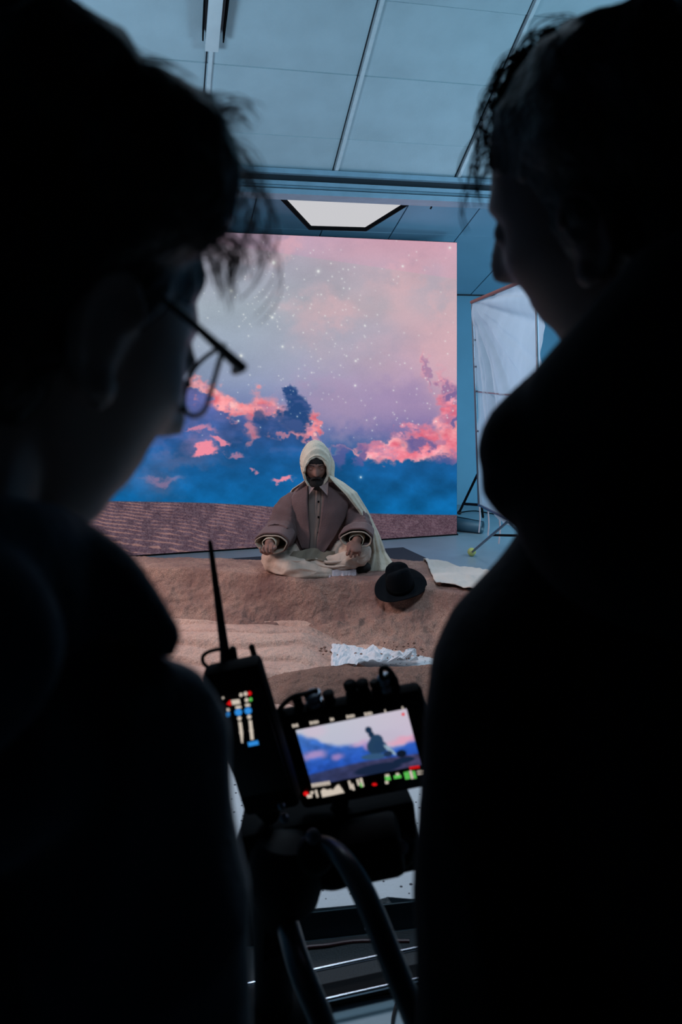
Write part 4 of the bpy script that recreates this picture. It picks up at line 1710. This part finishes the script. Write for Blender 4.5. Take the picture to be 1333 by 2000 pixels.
# read-outs on the lower edge
for k in range(8):
    bar('readout_digit', 611 + k * 4.6, 1534 - k * 4.6 * .155, 1.7, 3.6, EW, mon, off=.0022)
bar('record_dot', 788, 1395, 3, 3, ER, mon, rnd=1, off=.0022)
bar('warning_mark', 598, 1550, 5, 4, ER, mon, rnd=1)
bar('warning_mark', 732, 1532, 5, 2.4, ER, mon, rnd=1)
for k in range(5):
    bar('warning_letter', 802 + k * 4, 1500 - k * .6, 1.4, 2.6, ER, mon, off=.0022)
mark('histogram', [(627, 1545), (632, 1540), (640, 1543), (646, 1541), (651, 1543), (657, 1535), (662, 1532), (668, 1540), (673, 1548), (650, 1553), (630, 1557)], EW, mon)
for x, y, a, b_, m in ((605, 1555, 5, 3, EW), (610, 1548, 3, 2.4, EW), (619, 1550, 2, 7, EW), (684, 1533, 2, 8, EW), (690, 1537, 2, 6, EW), (700, 1528, 2, 6, EW), (707, 1528, 2.5, 8, EW), (706, 1533, 2, 4, EG),
                       (757, 1515, 4, 2.5, EW), (758, 1520, 5, 4, EG), (756, 1528, 3, 2.4, EW), (777, 1517, 7, 3, EG), (777, 1512, 3, 2, EW), (793, 1515, 2.2, 7, EG), (798, 1514, 2.2, 7, EG), (804, 1513, 2.4, 8, EW), (810, 1513, 2.4, 7, EG),
                       (822, 1506, 7, 1, EW), (823, 1511, 7, 1, EW)):
    bar('readout_mark', x, y, a, b_, m, mon)
# connectors and knobs on the top edge
def topc(px_, depth=0.0):
    """a point on the top edge of the housing above photo column px_"""
    p0 = ML(px_, 1388 - (px_ - 545) * .135)
    return p0 - RN * (.012 + depth)


for x, hgt, r, m in ((580, .018, .007, 'blackmetal'), (612, .020, .012, 'steel'), (642, .016, .008, 'blackmetal'), (688, .024, .009, 'black'), (712, .022, .009, 'black'), (736, .018, .007, 'blackmetal'), (757, .024, .010, 'steel'), (772, .016, .008, 'black')):
    base_ = topc(x)
    # bring the base onto the top face of the housing
    loc = (base_ - body_c).dot(R1)
    base_ = body_c + R1 * loc + R2 * .074
    mb = MB().lathe(base_, R2, [(r * .5, 0), (r, .001), (r, hgt * .35), (r * .8, hgt * .4), (r * .8, hgt * .55), (r, hgt * .6), (r, hgt * .9), (r * .7, hgt), (r * .2, hgt)], 20)
    nm = 'cable_plug' if m == 'steel' else 'knob'
    o = obj(nm, mb, M[m], mon, smooth='auto')
    if m == 'steel':
        o['label'] = 'bare steel cable plug'
cb1 = [body_c + R1 * (-.036) + R2 * .095, P(600, 1354, 1.12), P(575, 1360, 1.12), P(552, 1378, 1.13), P(540, 1400, 1.14), P(533, 1430, 1.16), P(530, 1500, 1.17)]
obj('cable', MB().tube(smoothpath(cb1, 30), .0035, 8), M['rubber'], mon)
cb2 = [body_c + R1 * .07 + R2 * .098, P(748, 1325, 1.10), P(745, 1307, 1.10), P(756, 1305, 1.10), P(768, 1318, 1.11), P(777, 1342, 1.13), P(784, 1375, 1.15)]
obj('cable', MB().tube(smoothpath(cb2, 30), .0035, 8), M['rubber'], mon)

# wireless receiver with glowing read-outs, left of the monitor
TC = P(478, 1440, 1.07)
tx = thing('wireless_receiver', 'black handheld receiver with antennas and glowing slider read-outs', 'receiver', TC - R2 * .1)
tcn = TC - RN * .016
mb = MB().box(tcn - R2 * .01 + R1 * .006, .078, .215, .030, RM, .008)
obj('housing', mb, M['black'], tx)
obj('front_glass', MB().box(TC - RN * .0005 - R2 * .01 + R1 * .006, .068, .150, .002, RM, .0006), mat('display glass', srgb(2, 3, 4), .4, spec=.2), tx)


def tbar(n_, x, y, a, b_, m, rnd=0):
    return bar(n_, x, y, a, b_, m, tx, TC, -.13, rnd, .0015)


tbar('status_dot', 471, 1357, 3.2, 3.6, EW, 1)
tbar('status_dot', 480, 1355, 3.6, 4, EW, 1)
tbar('alarm_dot', 488, 1354, 3.4, 3.8, ER, 1)
tbar('status_dot', 482, 1367, 3.6, 4, EW, 1)
tbar('ready_dot', 490, 1366, 3.2, 3.6, EG, 1)
mark('alarm_triangle', [(443, 1375), (450, 1367), (452, 1378)], ER, tx, TC, .0015)
tbar('status_bar', 461, 1371, 8, 4.4, EW)
tbar('label_mark', 466, 1381, 5.5, 2.4, EW)
tbar('label_mark', 484, 1377, 4.5, 2.4, EW)
tbar('label_mark', 446, 1386, 2.5, 2.5, EW)
tbar('label_mark', 436, 1363, 2, 2, EW, 1)
tbar('blue_button', 466, 1391, 7.2, 6.6, EB, 1)
tbar('blue_button', 485, 1388, 7.2, 6.6, EB, 1)
tbar('blue_button', 446, 1395, 4, 5, EB, 1)
tbar('slider_dot', 468, 1403, 4, 4, EW, 1)
tbar('slider_dot', 487, 1400, 4, 4, EW, 1)
mark('slider', [(466, 1410), (472, 1410), (475, 1432), (474.5, 1452), (472, 1450), (469, 1432)], EW, tx, TC, .0015)
mark('slider', [(486, 1407), (492, 1407), (496, 1444), (490, 1445)], EW, tx, TC, .0015)
tbar('slider_knob', 471, 1431, 3.2, 3, EW, 1)
tbar('slider_knob', 491, 1427, 3.8, 3.8, EW, 1)
mark('blue_bar', [(484, 1450), (504, 1446), (506, 1454), (486, 1458)], EB, tx, TC, .0015)
dA = TC.y + .02
mb = MB().tube([P(448, 1335, dA), P(442, 1290, dA), P(439, 1270, dA), P(411, 1062, dA), P(410, 1055, dA)], [.009, .0085, .0065, .0032, .002], 12)
obj('antenna', mb, M['rubber'], tx)
mb = MB().tube([P(463, 1320, dA), P(457, 1276, dA), P(455, 1268, dA)], [.0045, .0045, .0048], 10, round_caps=True)
obj('antenna', mb, M['rubber'], tx)
mb = MB().tube([P(511, 1330, dA), P(494, 1270, dA), P(492, 1264, dA)], [.0045, .004, .0045], 10, round_caps=True)
obj('antenna', mb, M['rubber'], tx)
obj('antenna_socket', MB().tube([P(478, 1330, dA), P(474, 1290, dA)], .011, 12), M['black'], tx)
obj('cable', MB().tube(smoothpath([P(432, 1320, dA), P(402, 1300, dA), P(396, 1285, dA), P(406, 1274, dA), P(430, 1268, dA), P(455, 1272, dA)], 30), .0026, 8), M['rubber'], tx)

# shoulder-height rig: camera body, arms and tripod
rg = thing('camera_rig', 'black camera body with curved pan handle on a tripod under the monitor', 'camera', Vector((-.07, 1.15, 0)))
blk = M['blackmetal']
mb = MB()
mb.box(P(655, 1618, 1.20), .225, .12, .105, Matrix.Rotation(.15, 3, 'Z') @ Matrix.Rotation(-.12, 3, 'Y'), .012)
obj('camera_body', mb, M['black'], rg)
mb = MB()
mb.box(P(725, 1655, 1.12), .085, .07, .062, Matrix.Rotation(-.2, 3, 'Y'), .012)
obj('battery', mb, M['black'], rg)
mb = MB()
mb.lathe(P(770, 1655, 1.16), (.5, -.1, -.3), [(.01, -.03), (.03, -.028), (.032, 0), (.028, .004), (.026, .022), (.01, .024)], 24)
obj('side_knob', mb, blk, rg)
mb = MB().tube([P(660, 1590, 1.16), P(668, 1560, 1.16), P(672, 1530, 1.16)], [.014, .010, .012], 14)
obj('monitor_mount', mb, blk, rg)
mb = MB().tube([P(530, 1590, 1.14), P(508, 1575, 1.12), P(500, 1560, 1.11)], [.014, .011, .010], 14)
obj('receiver_mount', mb, blk, rg)
mb = MB()
mb.lathe(P(560, 1700, 1.12), (0.05, 0, 1), [(.02, -.045), (.045, -.04), (.052, -.01), (.052, .03), (.04, .045), (.015, .05)], 28)
obj('pan_head', mb, blk, rg)
mb = MB()
mb.lathe(P(618, 1672, 1.05), (.2, -.9, .2), [(.006, -.02), (.022, -.018), (.024, 0), (.018, .006), (.008, .008)], 24)
obj('lock_knob', mb, blk, rg)
# clamps and screws that catch the light
for x, y, d_, r_, nm in ((556, 1598, 1.08, .006, 'screw'), (550, 1574, 1.08, .005, 'screw'), (540, 1560, 1.10, .004, 'screw'), (612, 1634, 1.02, .009, 'screw'), (785, 1655, 1.10, .009, 'screw')):
    o = obj(nm, MB().lathe(P(x, y, d_), (.1, -1, .5), [(r_ * .3, -.006), (r_, -.005), (r_, .002), (r_ * .6, .004), (r_ * .2, .004)], 16), M['steel'], rg)
    o['label'] = 'bare steel screw'
obj('side_module', MB().box(P(512, 1640, 1.16), .05, .09, .07, Matrix.Rotation(-.2, 3, 'Y'), .008), M['black'], rg)
obj('side_module', MB().box(P(508, 1768, 1.16), .035, .05, .09, None, .008), M['black'], rg)
# centre column
cx0 = P(535, 1760, 1.14)
mb = MB().tube([P(545, 1710, 1.12), P(540, 1760, 1.13), P(535, 1860, 1.14), Vector((cx0.x, 1.15, .55)), Vector((cx0.x, 1.15, .42))], [.045, .036, .028, .024, .026], 20)
obj('centre_column', mb, blk, rg)
hub = Vector((cx0.x, 1.15, .66))
obj('leg_hub', MB().lathe(hub, (0, 0, 1), [(.02, -.04), (.05, -.035), (.055, 0), (.05, .03), (.03, .04)], 24), blk, rg)
for a in (95, 215, 325):
    d_ = Vector((math.cos(math.radians(a)), math.sin(math.radians(a)), 0))
    lg = obj('leg', MB().tube([hub + d_ * .04, hub + d_ * .26 + Vector((0, 0, -.36)), hub + d_ * .42 + Vector((0, 0, -.64))], [.016, .015, .011], 12), blk, rg)
    obj('rubber_foot', MB().ell(hub + d_ * .425 + Vector((0, 0, -.643)), (.018, .018, .016), nu=12, nv=8), M['rubber'], lg)
# curved pan handle
ph = smoothpath([P(600, 1650, 1.08), P(640, 1652, 1.05), P(672, 1680, 1.02), P(703, 1730, 1.0), P(735, 1800, .98), P(775, 1900, .96), P(812, 1990, .95), P(835, 2060, .95)], 40)
hm = mat('satin dark blue grey rubber tube', srgb(22, 34, 42), .33, spec=.6)
obj('pan_handle', MB().tube(ph, [.011 + .004 * ssf(.1, .5, k / 40) for k in range(41)], 20, round_caps=True), hm, rg)
ph = smoothpath([P(560, 1800, 1.10), P(575, 1855, 1.05), P(592, 1905, 1.02), P(625, 1985, 1.0), P(650, 2060, 1.0)], 30)
obj('second_handle', MB().tube(ph, [.010, .013] + [.0155] * 29, 20, round_caps=True), hm, rg)
mb = MB()
mb.prism([P(520, 1700, 1.1), P(622, 1700, 1.1), P(618, 1725, 1.1), P(600, 1742, 1.1), P(590, 1770, 1.1), P(565, 1800, 1.1), P(560, 1860, 1.1), P(515, 1880, 1.1)], (0, 1, 0), .05)
obj('head_plate', mb, M['black'], rg, smooth=None)
mb = MB()
mb.tube(smoothpath([P(585, 1700, 1.10), P(640, 1716, 1.12), P(668, 1712, 1.12), P(690, 1702, 1.13), P(740, 1692, 1.14), P(790, 1672, 1.15)], 20), .014, 12, round_caps=True)
obj('base_rod', mb, M['black'], rg)

# slider with two polished rods on the floor
sd = thing('camera_slider', 'floor slider with two polished steel rods in front of the board', 'slider', Vector((0, 2.05, 0)))


def railpt(px_, py_, z):
    return floorpt(px_, py_, z)


a0 = railpt(525, 1914, .05)
a1 = railpt(800, 1856, .05)
b0_ = railpt(525, 1978, .05)
b1_ = railpt(760, 1922, .05)
da = (a1 - a0).normalized()
for p0 in (a0, b0_):
    obj('rod', MB().tube([p0 - da * .45, p0 + da * .75], .0052, 14), M['chrome'], sd)
mid = (a0 + b0_) / 2
perp = Vector((-da.y, da.x, 0))
ps = [mid - da * .45 + perp * s_ for s_ in (-.028, .028)] + [mid + da * .75 + perp * s_ for s_ in (.028, -.028)]
obj('base_plate', MB().prism([Vector((p.x, p.y, .016)) for p in ps], (0, 0, 1), .012), M['blackmetal'], sd, smooth=None)
for s_ in (-.45, .75):
    c = mid + da * s_
    RMs = Matrix((da, perp, Vector((0, 0, 1)))).transposed()
    o = obj('end_block', MB().box(Vector((c.x, c.y, .036)), .03, .16, .066, RMs, .005), M['black'], sd)
    for q_ in (-.06, .06):
        obj('foot', MB().lathe(Vector((c.x, c.y, .0)) + perp * q_, (0, 0, 1), [(.012, 0), (.014, .004), (.010, .012)], 14), M['rubber'], o)
rm = thing('dark_floor_sheet', 'dark flat sheet on the floor under the slider rods', 'mat', Vector((0, 2.05, 0)))  # dark sheet over the floor between board and slider
q0, q1, q2, q3 = floorpt(440, 1860, .003), floorpt(850, 1814, .003), floorpt(850, 1925, .003), floorpt(440, 2000, .003)
ext = (q1 - q0).normalized()
obj('sheet', MB().prism([q0 - ext * .5, q1 + ext * .6, q2 + ext * .6, q3 - ext * .5], (0, 0, 1), .004), mat('dark floor sheet', srgb(14, 24, 29), .6, bump=.2, bscale=200), rm, smooth=None)
# cables on the floor under the rig
cb = obj('cable', MB().tube(smoothpath([floorpt(570, 1858, .01), floorpt(600, 1850, .012), floorpt(640, 1846, .012), floorpt(700, 1838, .01), floorpt(800, 1838, .01)], 30), .0045, 8),
         mat('dark red cable sheath', srgb(60, 20, 26), .5), None)
tag(cb, 'dark red cable lying on the floor along the board edge', 'cable')
cb = obj('cable', MB().tube(smoothpath([floorpt(775, 1958, .01), floorpt(768, 1990, .01), floorpt(764, 2040, .01), floorpt(740, 2120, .01)], 20), .004, 8), M['rubber'], None)
tag(cb, 'thin black cable on the pale floor by the lower handle', 'cable')

# ------------------------------------------------------------------ the two onlookers
skin2 = mat('skin with painted shade', srgb(96, 60, 54), .6, var=.1, vscale=30)  # right onlooker: shade put into a darker skin colour
skin1 = mat('skin with painted light', srgb(205, 165, 150), .42, var=.08, vscale=30)  # left onlooker: light on the face put into a paler skin colour
navy = mat('dark navy jacket cloth', srgb(26, 54, 74), .8, bump=.15, bscale=150, spec=.2, sheen=.3)
blackcloth = mat('black jacket cloth', srgb(15, 16, 22), .9, bump=.15, bscale=150, spec=.15)
trous = mat('black trouser cloth', srgb(14, 15, 18), .9)
hairm = mat('dark brown hair', srgb(44, 30, 27), .45, bump=.5, bscale=90, spec=.3)


def strands(mb, roots, r=.00045):
    for pts_ in roots:
        mb.tube(pts_, [r] * (len(pts_) - 1) + [r * .3], 3, caps=False)


def lowerbody(person, hipc, ax, fw, fx, shoe_m):
    """trousers, shoes; returns the leg paths"""
    mb = MB()
    legs = []
    for s_ in (-1, 1):
        hip = hipc + ax * s_ * .09
        knee = hipc + ax * s_ * .105 + Vector((0, 0, -.43)) + fw * .02
        ank = hipc + ax * s_ * .11 + Vector((0, 0, 0)) + fw * -.01
        ank.z = .085
        legs.append((hip, knee, ank))
        limb(mb, [hip, knee, ank], [.098, .088, .072, .064, .060])
    mb.ell(hipc + Vector((0, 0, .03)), (.17, .13, .12), Matrix((ax, fw, Vector((0, 0, 1)))).transposed())
    union('trousers', mb, trous, person, voxel=.008)
    for s_, (h, k, a) in zip((-1, 1), legs):
        mb = MB()
        Ms = Matrix((ax, fw, Vector((0, 0, 1)))).transposed()
        mb.ell(Vector((a.x, a.y, .045)) + fw * .13, (.046, .085, .038), Ms)
        mb.ell(Vector((a.x, a.y, .048)) + fw * .0, (.040, .060, .046), Ms)
        mb.box(Vector((a.x, a.y, .012)) + fw * .07, .078, .25, .022, Ms, .010)
        union('shoe', mb, shoe_m, person, voxel=.006)
    return legs


# --- left onlooker
pl1 = thing('person', 'person at left in dark navy jacket and glasses looking down at the monitor', 'person', Vector((-.35, .42, 0)))
A1 = frame(42.6, 20.5, -2.6)
C1 = Vector((-.194, .530, 1.622))
S1 = 1.12
ax1 = Vector((.97, .22, 0)).normalized()
fw1 = Vector((-ax1.y, ax1.x, 0))
mb = MB()
head_shape(mb, C1, A1, S1)
nb1 = Vector((-.25, .43, 1.46))
limb(mb, [C1 + A1 @ Vector((0, -.035, -.06)), nb1], [.058, .064])
sR, sL = Vector((-.126, .455, 1.383)), Vector((-.53, .375, 1.39))
eR, eL = Vector((-.110, .475, 1.10)), Vector((-.60, .42, 1.10))
wR, wL = Vector((-.17, .72, 1.04)), Vector((-.45, .66, 1.02))
M1 = Matrix((ax1, fw1, Vector((0, 0, 1)))).transposed()
mb.ell(Vector((-.345, .42, 1.24)), (.165, .10, .22), M1)
mb.ell(Vector((-.345, .42, 1.02)), (.145, .095, .17), M1)
for s_, e_, w2_, n_ in ((sR, eR, wR, 1), (sL, eL, wL, -1)):
    limb(mb, [s_, e_], [.05, .04])
    limb(mb, [e_, w2_], [.040, .028])
    hand_shape(mb, w2_, (w2_ - e_).normalized(), Vector((0, 0, -1)), ax1 * -n_, 1.0, curl=(25, 30, 20))
hipc1 = Vector((-.345, .42, .93))
for s_ in (-1, 1):
    limb(mb, [hipc1 + ax1 * s_ * .09, hipc1 + ax1 * s_ * .105 + Vector((0, 0, -.43)), Vector((hipc1.x, hipc1.y, .07)) + ax1 * s_ * .11], [.08, .055, .035])
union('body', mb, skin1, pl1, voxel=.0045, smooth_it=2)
mb = MB()
limb(mb, [sR + Vector((0, 0, .0)), eR], [.062, .068, .063])
limb(mb, [eR, wR], [.062, .048])
limb(mb, [sL, eL], [.062, .068, .063])
limb(mb, [eL, wL], [.062, .048])
mb.ell(Vector((-.345, .42, 1.25)), (.195, .125, .20), M1)
mb.ell(Vector((-.345, .42, 1.05)), (.18, .125, .24), M1)
limb(mb, [nb1 + Vector((0, 0, .0)), sR + Vector((-.01, 0, .0))], [.075, .055])
limb(mb, [nb1 + Vector((0, 0, .0)), sL + Vector((.01, 0, .0))], [.075, .055])
mb.ell(Vector((-.19, .43, 1.40)), (.085, .08, .055), M1)
wrinkle(union('jacket', mb, navy, pl1, voxel=.007, smooth_it=4), (14, 9, 7), .005)
mb = MB()
ring = []
for k in range(25):
    a = 2 * PI * k / 24
    ring.append(nb1 + ax1 * .088 * math.cos(a) + fw1 * .08 * math.sin(a) + Vector((0, 0, .035 - .02 * math.sin(a))))
mb.tube(ring, .026, 12)
limb(mb, [P(95, 1115, .46), P(205, 1150, .45), P(325, 1250, .45)], [.036, .024, .011])
mb.ell(P(-120, 1180, .43), (.085, .07, .06))
mb.ell(nb1 - fw1 * .08 + Vector((0, 0, .01)), (.11, .05, .07), M1)
union('collar', mb, navy, pl1, voxel=.006, smooth_it=3)
lowerbody(pl1, hipc1, ax1, fw1, 0, M['rubber'])
# hair mass and curls
HAIR1 = [(C1 + A1 @ Vector((0, -.025, .045)), (.100, .118, .118), A1),
         (P(285, 335, .50), (.058, .06, .060), Matrix.Identity(3)),
         (P(105, 205, .50), (.062, .07, .060), Matrix.Identity(3)),
         (C1 + A1 @ Vector((.03, -.05, -.01)), (.058, .062, .085), A1)]
mb = MB()


def lumpy(q, d):
    return q * (1 + .09 * mnoise.noise(d * 3.1) + .05 * mnoise.noise(d * 9))


for c_, r_, a_ in HAIR1:
    mb.ell(c_, r_, a_, 40, 30, lumpy)
hair1 = union('hair', mb, hairm, pl1, voxel=.005, smooth_it=2)
mb = MB()
rr = random.Random(3)
root0 = C1 + A1 @ Vector((.02, .075, .085))
roots = []


def curl(p0, dirs, length, wav, nseg=12, ph_=0.0):
    pts_ = [p0]
    d_ = dirs[0].normalized()
    for k in range(nseg):
        t = (k + 1) / nseg
        i = t * (len(dirs) - 1)
        j = min(int(i), len(dirs) - 2)
        tgt = dirs[j].lerp(dirs[j + 1], i - j).normalized()
        d_ = (d_ * .4 + tgt * .6 + Vector((math.sin(ph_ + t * 9), math.cos(ph_ * 1.3 + t * 8), math.sin(ph_ * .7 + t * 10))) * wav).normalized()
        pts_.append(pts_[-1] + d_ * length / nseg)
    return pts_


# wisps of the fringe falling forward over the forehead
for cl_ in range(20):
    x0, y0 = rr.uniform(340, 440), rr.uniform(240, 430)
    p0 = P(x0, y0, .505 + rr.uniform(-.02, .03))
    dirs = [Vector((.9, .25, .25)), Vector((.55, .2, -.7)), Vector((-.15 + rr.uniform(-.25, .1), 0, -1)), Vector((-.7, 0, -.7))]
    L_ = rr.uniform(.05, .10)
    for k in range(5):
        q_ = p0 + Vector((rr.gauss(0, .0035), rr.gauss(0, .003), rr.gauss(0, .0035)))
        roots.append(curl(q_, dirs, L_ * rr.uniform(.8, 1.15), .22, 12, cl_ * 1.7 + rr.uniform(-.3, .3)))
# flyaways over the crown
for cl_ in range(30):
    t = rr.uniform(0, 1)
    x0 = 60 + 350 * t
    y0 = 90 + 190 * t ** 1.2
    y0 += 10
    p0 = P(x0, y0 + 10, .49)
    dirs = [Vector((rr.uniform(-.3, .8), 0, .9)), Vector((.9, .1, .2)), Vector((.7, .1, -.6))]
    for k in range(6):
        q_ = p0 + Vector((rr.gauss(0, .004), rr.gauss(0, .003), rr.gauss(0, .004)))
        roots.append(curl(q_, dirs, rr.uniform(.03, .06), .3, 10, cl_ + rr.uniform(-.3, .3)))
# strands by the temple
for cl_ in range(12):
    p0 = P(rr.uniform(360, 400), rr.uniform(430, 500), .50)
    dirs = [Vector((.6, .1, .2)), Vector((.5, 0, -.8)), Vector((-.3, 0, -1))]
    for k in range(5):
        q_ = p0 + Vector((rr.gauss(0, .003), rr.gauss(0, .003), rr.gauss(0, .003)))
        roots.append(curl(q_, dirs, rr.uniform(.03, .055), .25, 10, cl_ * 2.1 + rr.uniform(-.2, .2)))
strands(mb, roots, .0004)
obj('loose_hair', mb, mat('hair strands with painted backlight', srgb(150, 122, 118), .4, spec=.5), pl1, smooth=True, kind='stuff', recalc=False)  # strand colour lightened to carry the backlight in the fringe
# eyeglasses
gm = mat('black acetate frame', srgb(8, 9, 12), .35)
gl = thing('eyeglasses', '', 'glasses', C1 + A1 @ (Vector((0, .095, 0)) * S1))
for k_ in ('label', 'category'):
    del gl[k_]
gw = Vector(gl.location)
gl.parent = pl1
gl.location = gw - wloc(pl1)
lensm = bpy.data.materials.new('thin lens')
lensm.use_nodes = True
nt = lensm.node_tree
nt.nodes.clear()
tp_ = nt.nodes.new('ShaderNodeBsdfTransparent')
tp_.inputs[0].default_value = (.88, .92, .95, 1)
gs_ = nt.nodes.new('ShaderNodeBsdfGlossy')
gs_.inputs['Roughness'].default_value = .05
mx_ = nt.nodes.new('ShaderNodeMixShader')
mx_.inputs[0].default_value = .06
ou_ = nt.nodes.new('ShaderNodeOutputMaterial')
nt.links.new(tp_.outputs[0], mx_.inputs[1])
nt.links.new(gs_.outputs[0], mx_.inputs[2])
nt.links.new(mx_.outputs[0], ou_.inputs[0])


def GLp(x, y, z):
    return C1 + A1 @ (Vector((x, y, z)) * S1)


def lens_outline(sx, k=1.0):
    out_ = []
    for i in range(32):
        a = 2 * PI * i / 32
        cx_, sz_ = math.cos(a), math.sin(a)
        e_ = .8
        x = sx * (.036 + .0325 * k * abs(cx_) ** e_ * (1 if cx_ > 0 else -1))
        z = -.007 + .0225 * k * abs(sz_) ** e_ * (1 if sz_ > 0 else -1)
        y = .108 - .026 * (abs(x) / .065) ** 2 - .10 * (.02 - z) * .3
        out_.append(GLp(x, y, z + .006))
    return out_


for sx in (-1, 1):
    lo = lens_outline(sx)
    obj('rim', MB().tube(lo + [lo[0], lo[1]], .0019, 8), gm, gl)
    li = lens_outline(sx, .97)
    c_ = sum(li, Vector()) / len(li)
    nrm_ = (A1 @ Vector((0, 1, 0)))
    mb = MB().add([p for p in li] + [c_ + nrm_ * .0015], [(i, (i + 1) % 32, 32) for i in range(32)])
    obj('lens', mb, lensm, gl, smooth=True)
    mb = MB().tube([GLp(sx * .063, .096, .004), GLp(sx * .0735, .092, .004), GLp(sx * .0785, .045, .014), GLp(sx * .080, .0, .022), GLp(sx * .079, -.020, .010), GLp(sx * .077, -.030, -.012)],
                   [.0032, .0042, .0026, .0024, .0028, .0028], 10, round_caps=True)
    obj('temple', mb, gm, gl)
obj('bridge', MB().tube(smoothpath([GLp(-.008, .106, -.001), GLp(0, .109, .003), GLp(.008, .106, -.001)], 8), .0020, 8), gm, gl)

# --- right onlooker
pl2 = thing('person', 'person at right in black jacket with raised collar, seen from behind', 'person', Vector((.34, .62, 0)))
A2 = frame(-50, 11, -16)
C2 = Vector((.230, .695, 1.730))
ax2 = Vector((.96, -.28, 0)).normalized()
fw2 = Vector((-ax2.y, ax2.x, 0))
M2 = Matrix((ax2, fw2, Vector((0, 0, 1)))).transposed()
mb = MB()
head_shape(mb, C2, A2, 1.10)
nb2 = Vector((.28, .64, 1.53))
limb(mb, [C2 + A2 @ Vector((0, -.035, -.06)), nb2], [.060, .066])
s2L, s2R = Vector((.135, .64, 1.36)), Vector((.51, .53, 1.42))
e2L, e2R = Vector((.118, .63, 1.07)), Vector((.57, .53, 1.12))
w2L, w2R = Vector((.16, .86, 1.02)), Vector((.47, .78, 1.06))
mb.ell(Vector((.33, .59, 1.28)), (.165, .10, .22), M2)
mb.ell(Vector((.33, .59, 1.05)), (.145, .095, .17), M2)
for s_, e_, w2_, n_ in ((s2R, e2R, w2R, 1), (s2L, e2L, w2L, -1)):
    limb(mb, [s_, e_], [.05, .04])
    limb(mb, [e_, w2_], [.040, .028])
    hand_shape(mb, w2_, (w2_ - e_).normalized(), Vector((0, 0, -1)), ax2 * -n_, 1.0, curl=(25, 30, 20))
hipc2 = Vector((.33, .59, .96))
for s_ in (-1, 1):
    limb(mb, [hipc2 + ax2 * s_ * .09, hipc2 + ax2 * s_ * .105 + Vector((0, 0, -.43)), Vector((hipc2.x, hipc2.y, .07)) + ax2 * s_ * .11], [.08, .055, .035])
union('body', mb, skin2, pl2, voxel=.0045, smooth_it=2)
mb = MB()
limb(mb, [s2L, e2L], [.062, .066, .062])
limb(mb, [e2L, w2L], [.060, .048])
limb(mb, [s2R, e2R], [.065, .068, .062])
limb(mb, [e2R, w2R], [.060, .048])
mb.ell(Vector((.33, .59, 1.29)), (.195, .125, .21), M2)
mb.ell(Vector((.33, .59, 1.08)), (.18, .125, .24), M2)
limb(mb, [nb2 - Vector((0, 0, .03)), s2L + Vector((.0, 0, .0))], [.085, .075, .060])
limb(mb, [nb2 - Vector((0, 0, .03)), s2R], [.085, .06])
wrinkle(union('jacket', mb, blackcloth, pl2, voxel=.007, smooth_it=4), (14, 9, 6), .005)
# hood lying round the neck: a thick roll whose front hangs at the left
mb = MB()
mb.ell(P(1050, 900, .60) + Vector((.01, 0, 0)), (.048, .06, .058))
limb(mb, [P(1150, 800, .60), P(1052, 885, .60), P(1030, 935, .60)], [.048, .046, .036])
limb(mb, [P(1170, 830, .58), P(1290, 720, .54), P(1400, 620, .52)], [.060, .062, .065])
mb.ell(Vector((.30, .52, 1.57)), (.12, .08, .10), M2)
mb.ell(Vector((.24, .56, 1.49)), (.12, .10, .08), M2)
union('hood', mb, blackcloth, pl2, voxel=.006, smooth_it=4)
lowerbody(pl2, hipc2, ax2, fw2, 0, M['rubber'])
mb = MB()
mb.ell(C2 + A2 @ Vector((-.03, .0, .0)) + A2 @ Vector((0, -.012, .0)), (.066, .060, .062), A2, 30, 24, lumpy)
mb.ell(C2 + A2 @ Vector((0, -.026, .046)), (.094, .110, .108), A2, 40, 30, lumpy)
mb.ell(C2 + A2 @ Vector((0, -.040, -.01)), (.086, .070, .085), A2, 30, 24, lumpy)
union('hair', mb, hairm, pl2, voxel=.005, smooth_it=2)
mb = MB()
roots = []
for cl_ in range(34):
    t = rr.uniform(0, 1)
    x0 = float(np.interp(t, [0, .4, .7, 1], [1120, 1040, 1005, 985]))
    y0 = float(np.interp(t, [0, .4, .7, 1], [40, 120, 220, 330]))
    p0 = P(x0 + 10, y0 + 10, .70)
    dirs = [Vector((-.8, 0, .5)), Vector((-.7, .1, -.4)), Vector((-.1, 0, -1)), Vector((.4, 0, -1))]
    for k in range(6):
        q_ = p0 + Vector((rr.gauss(0, .004), rr.gauss(0, .004), rr.gauss(0, .004)))
        roots.append(curl(q_, dirs, rr.uniform(.04, .085), .16, 12, cl_ + rr.uniform(-.3, .3)))
strands(mb, roots, .0006)
obj('loose_hair', mb, hairm, pl2, smooth=True, kind='stuff', recalc=False)
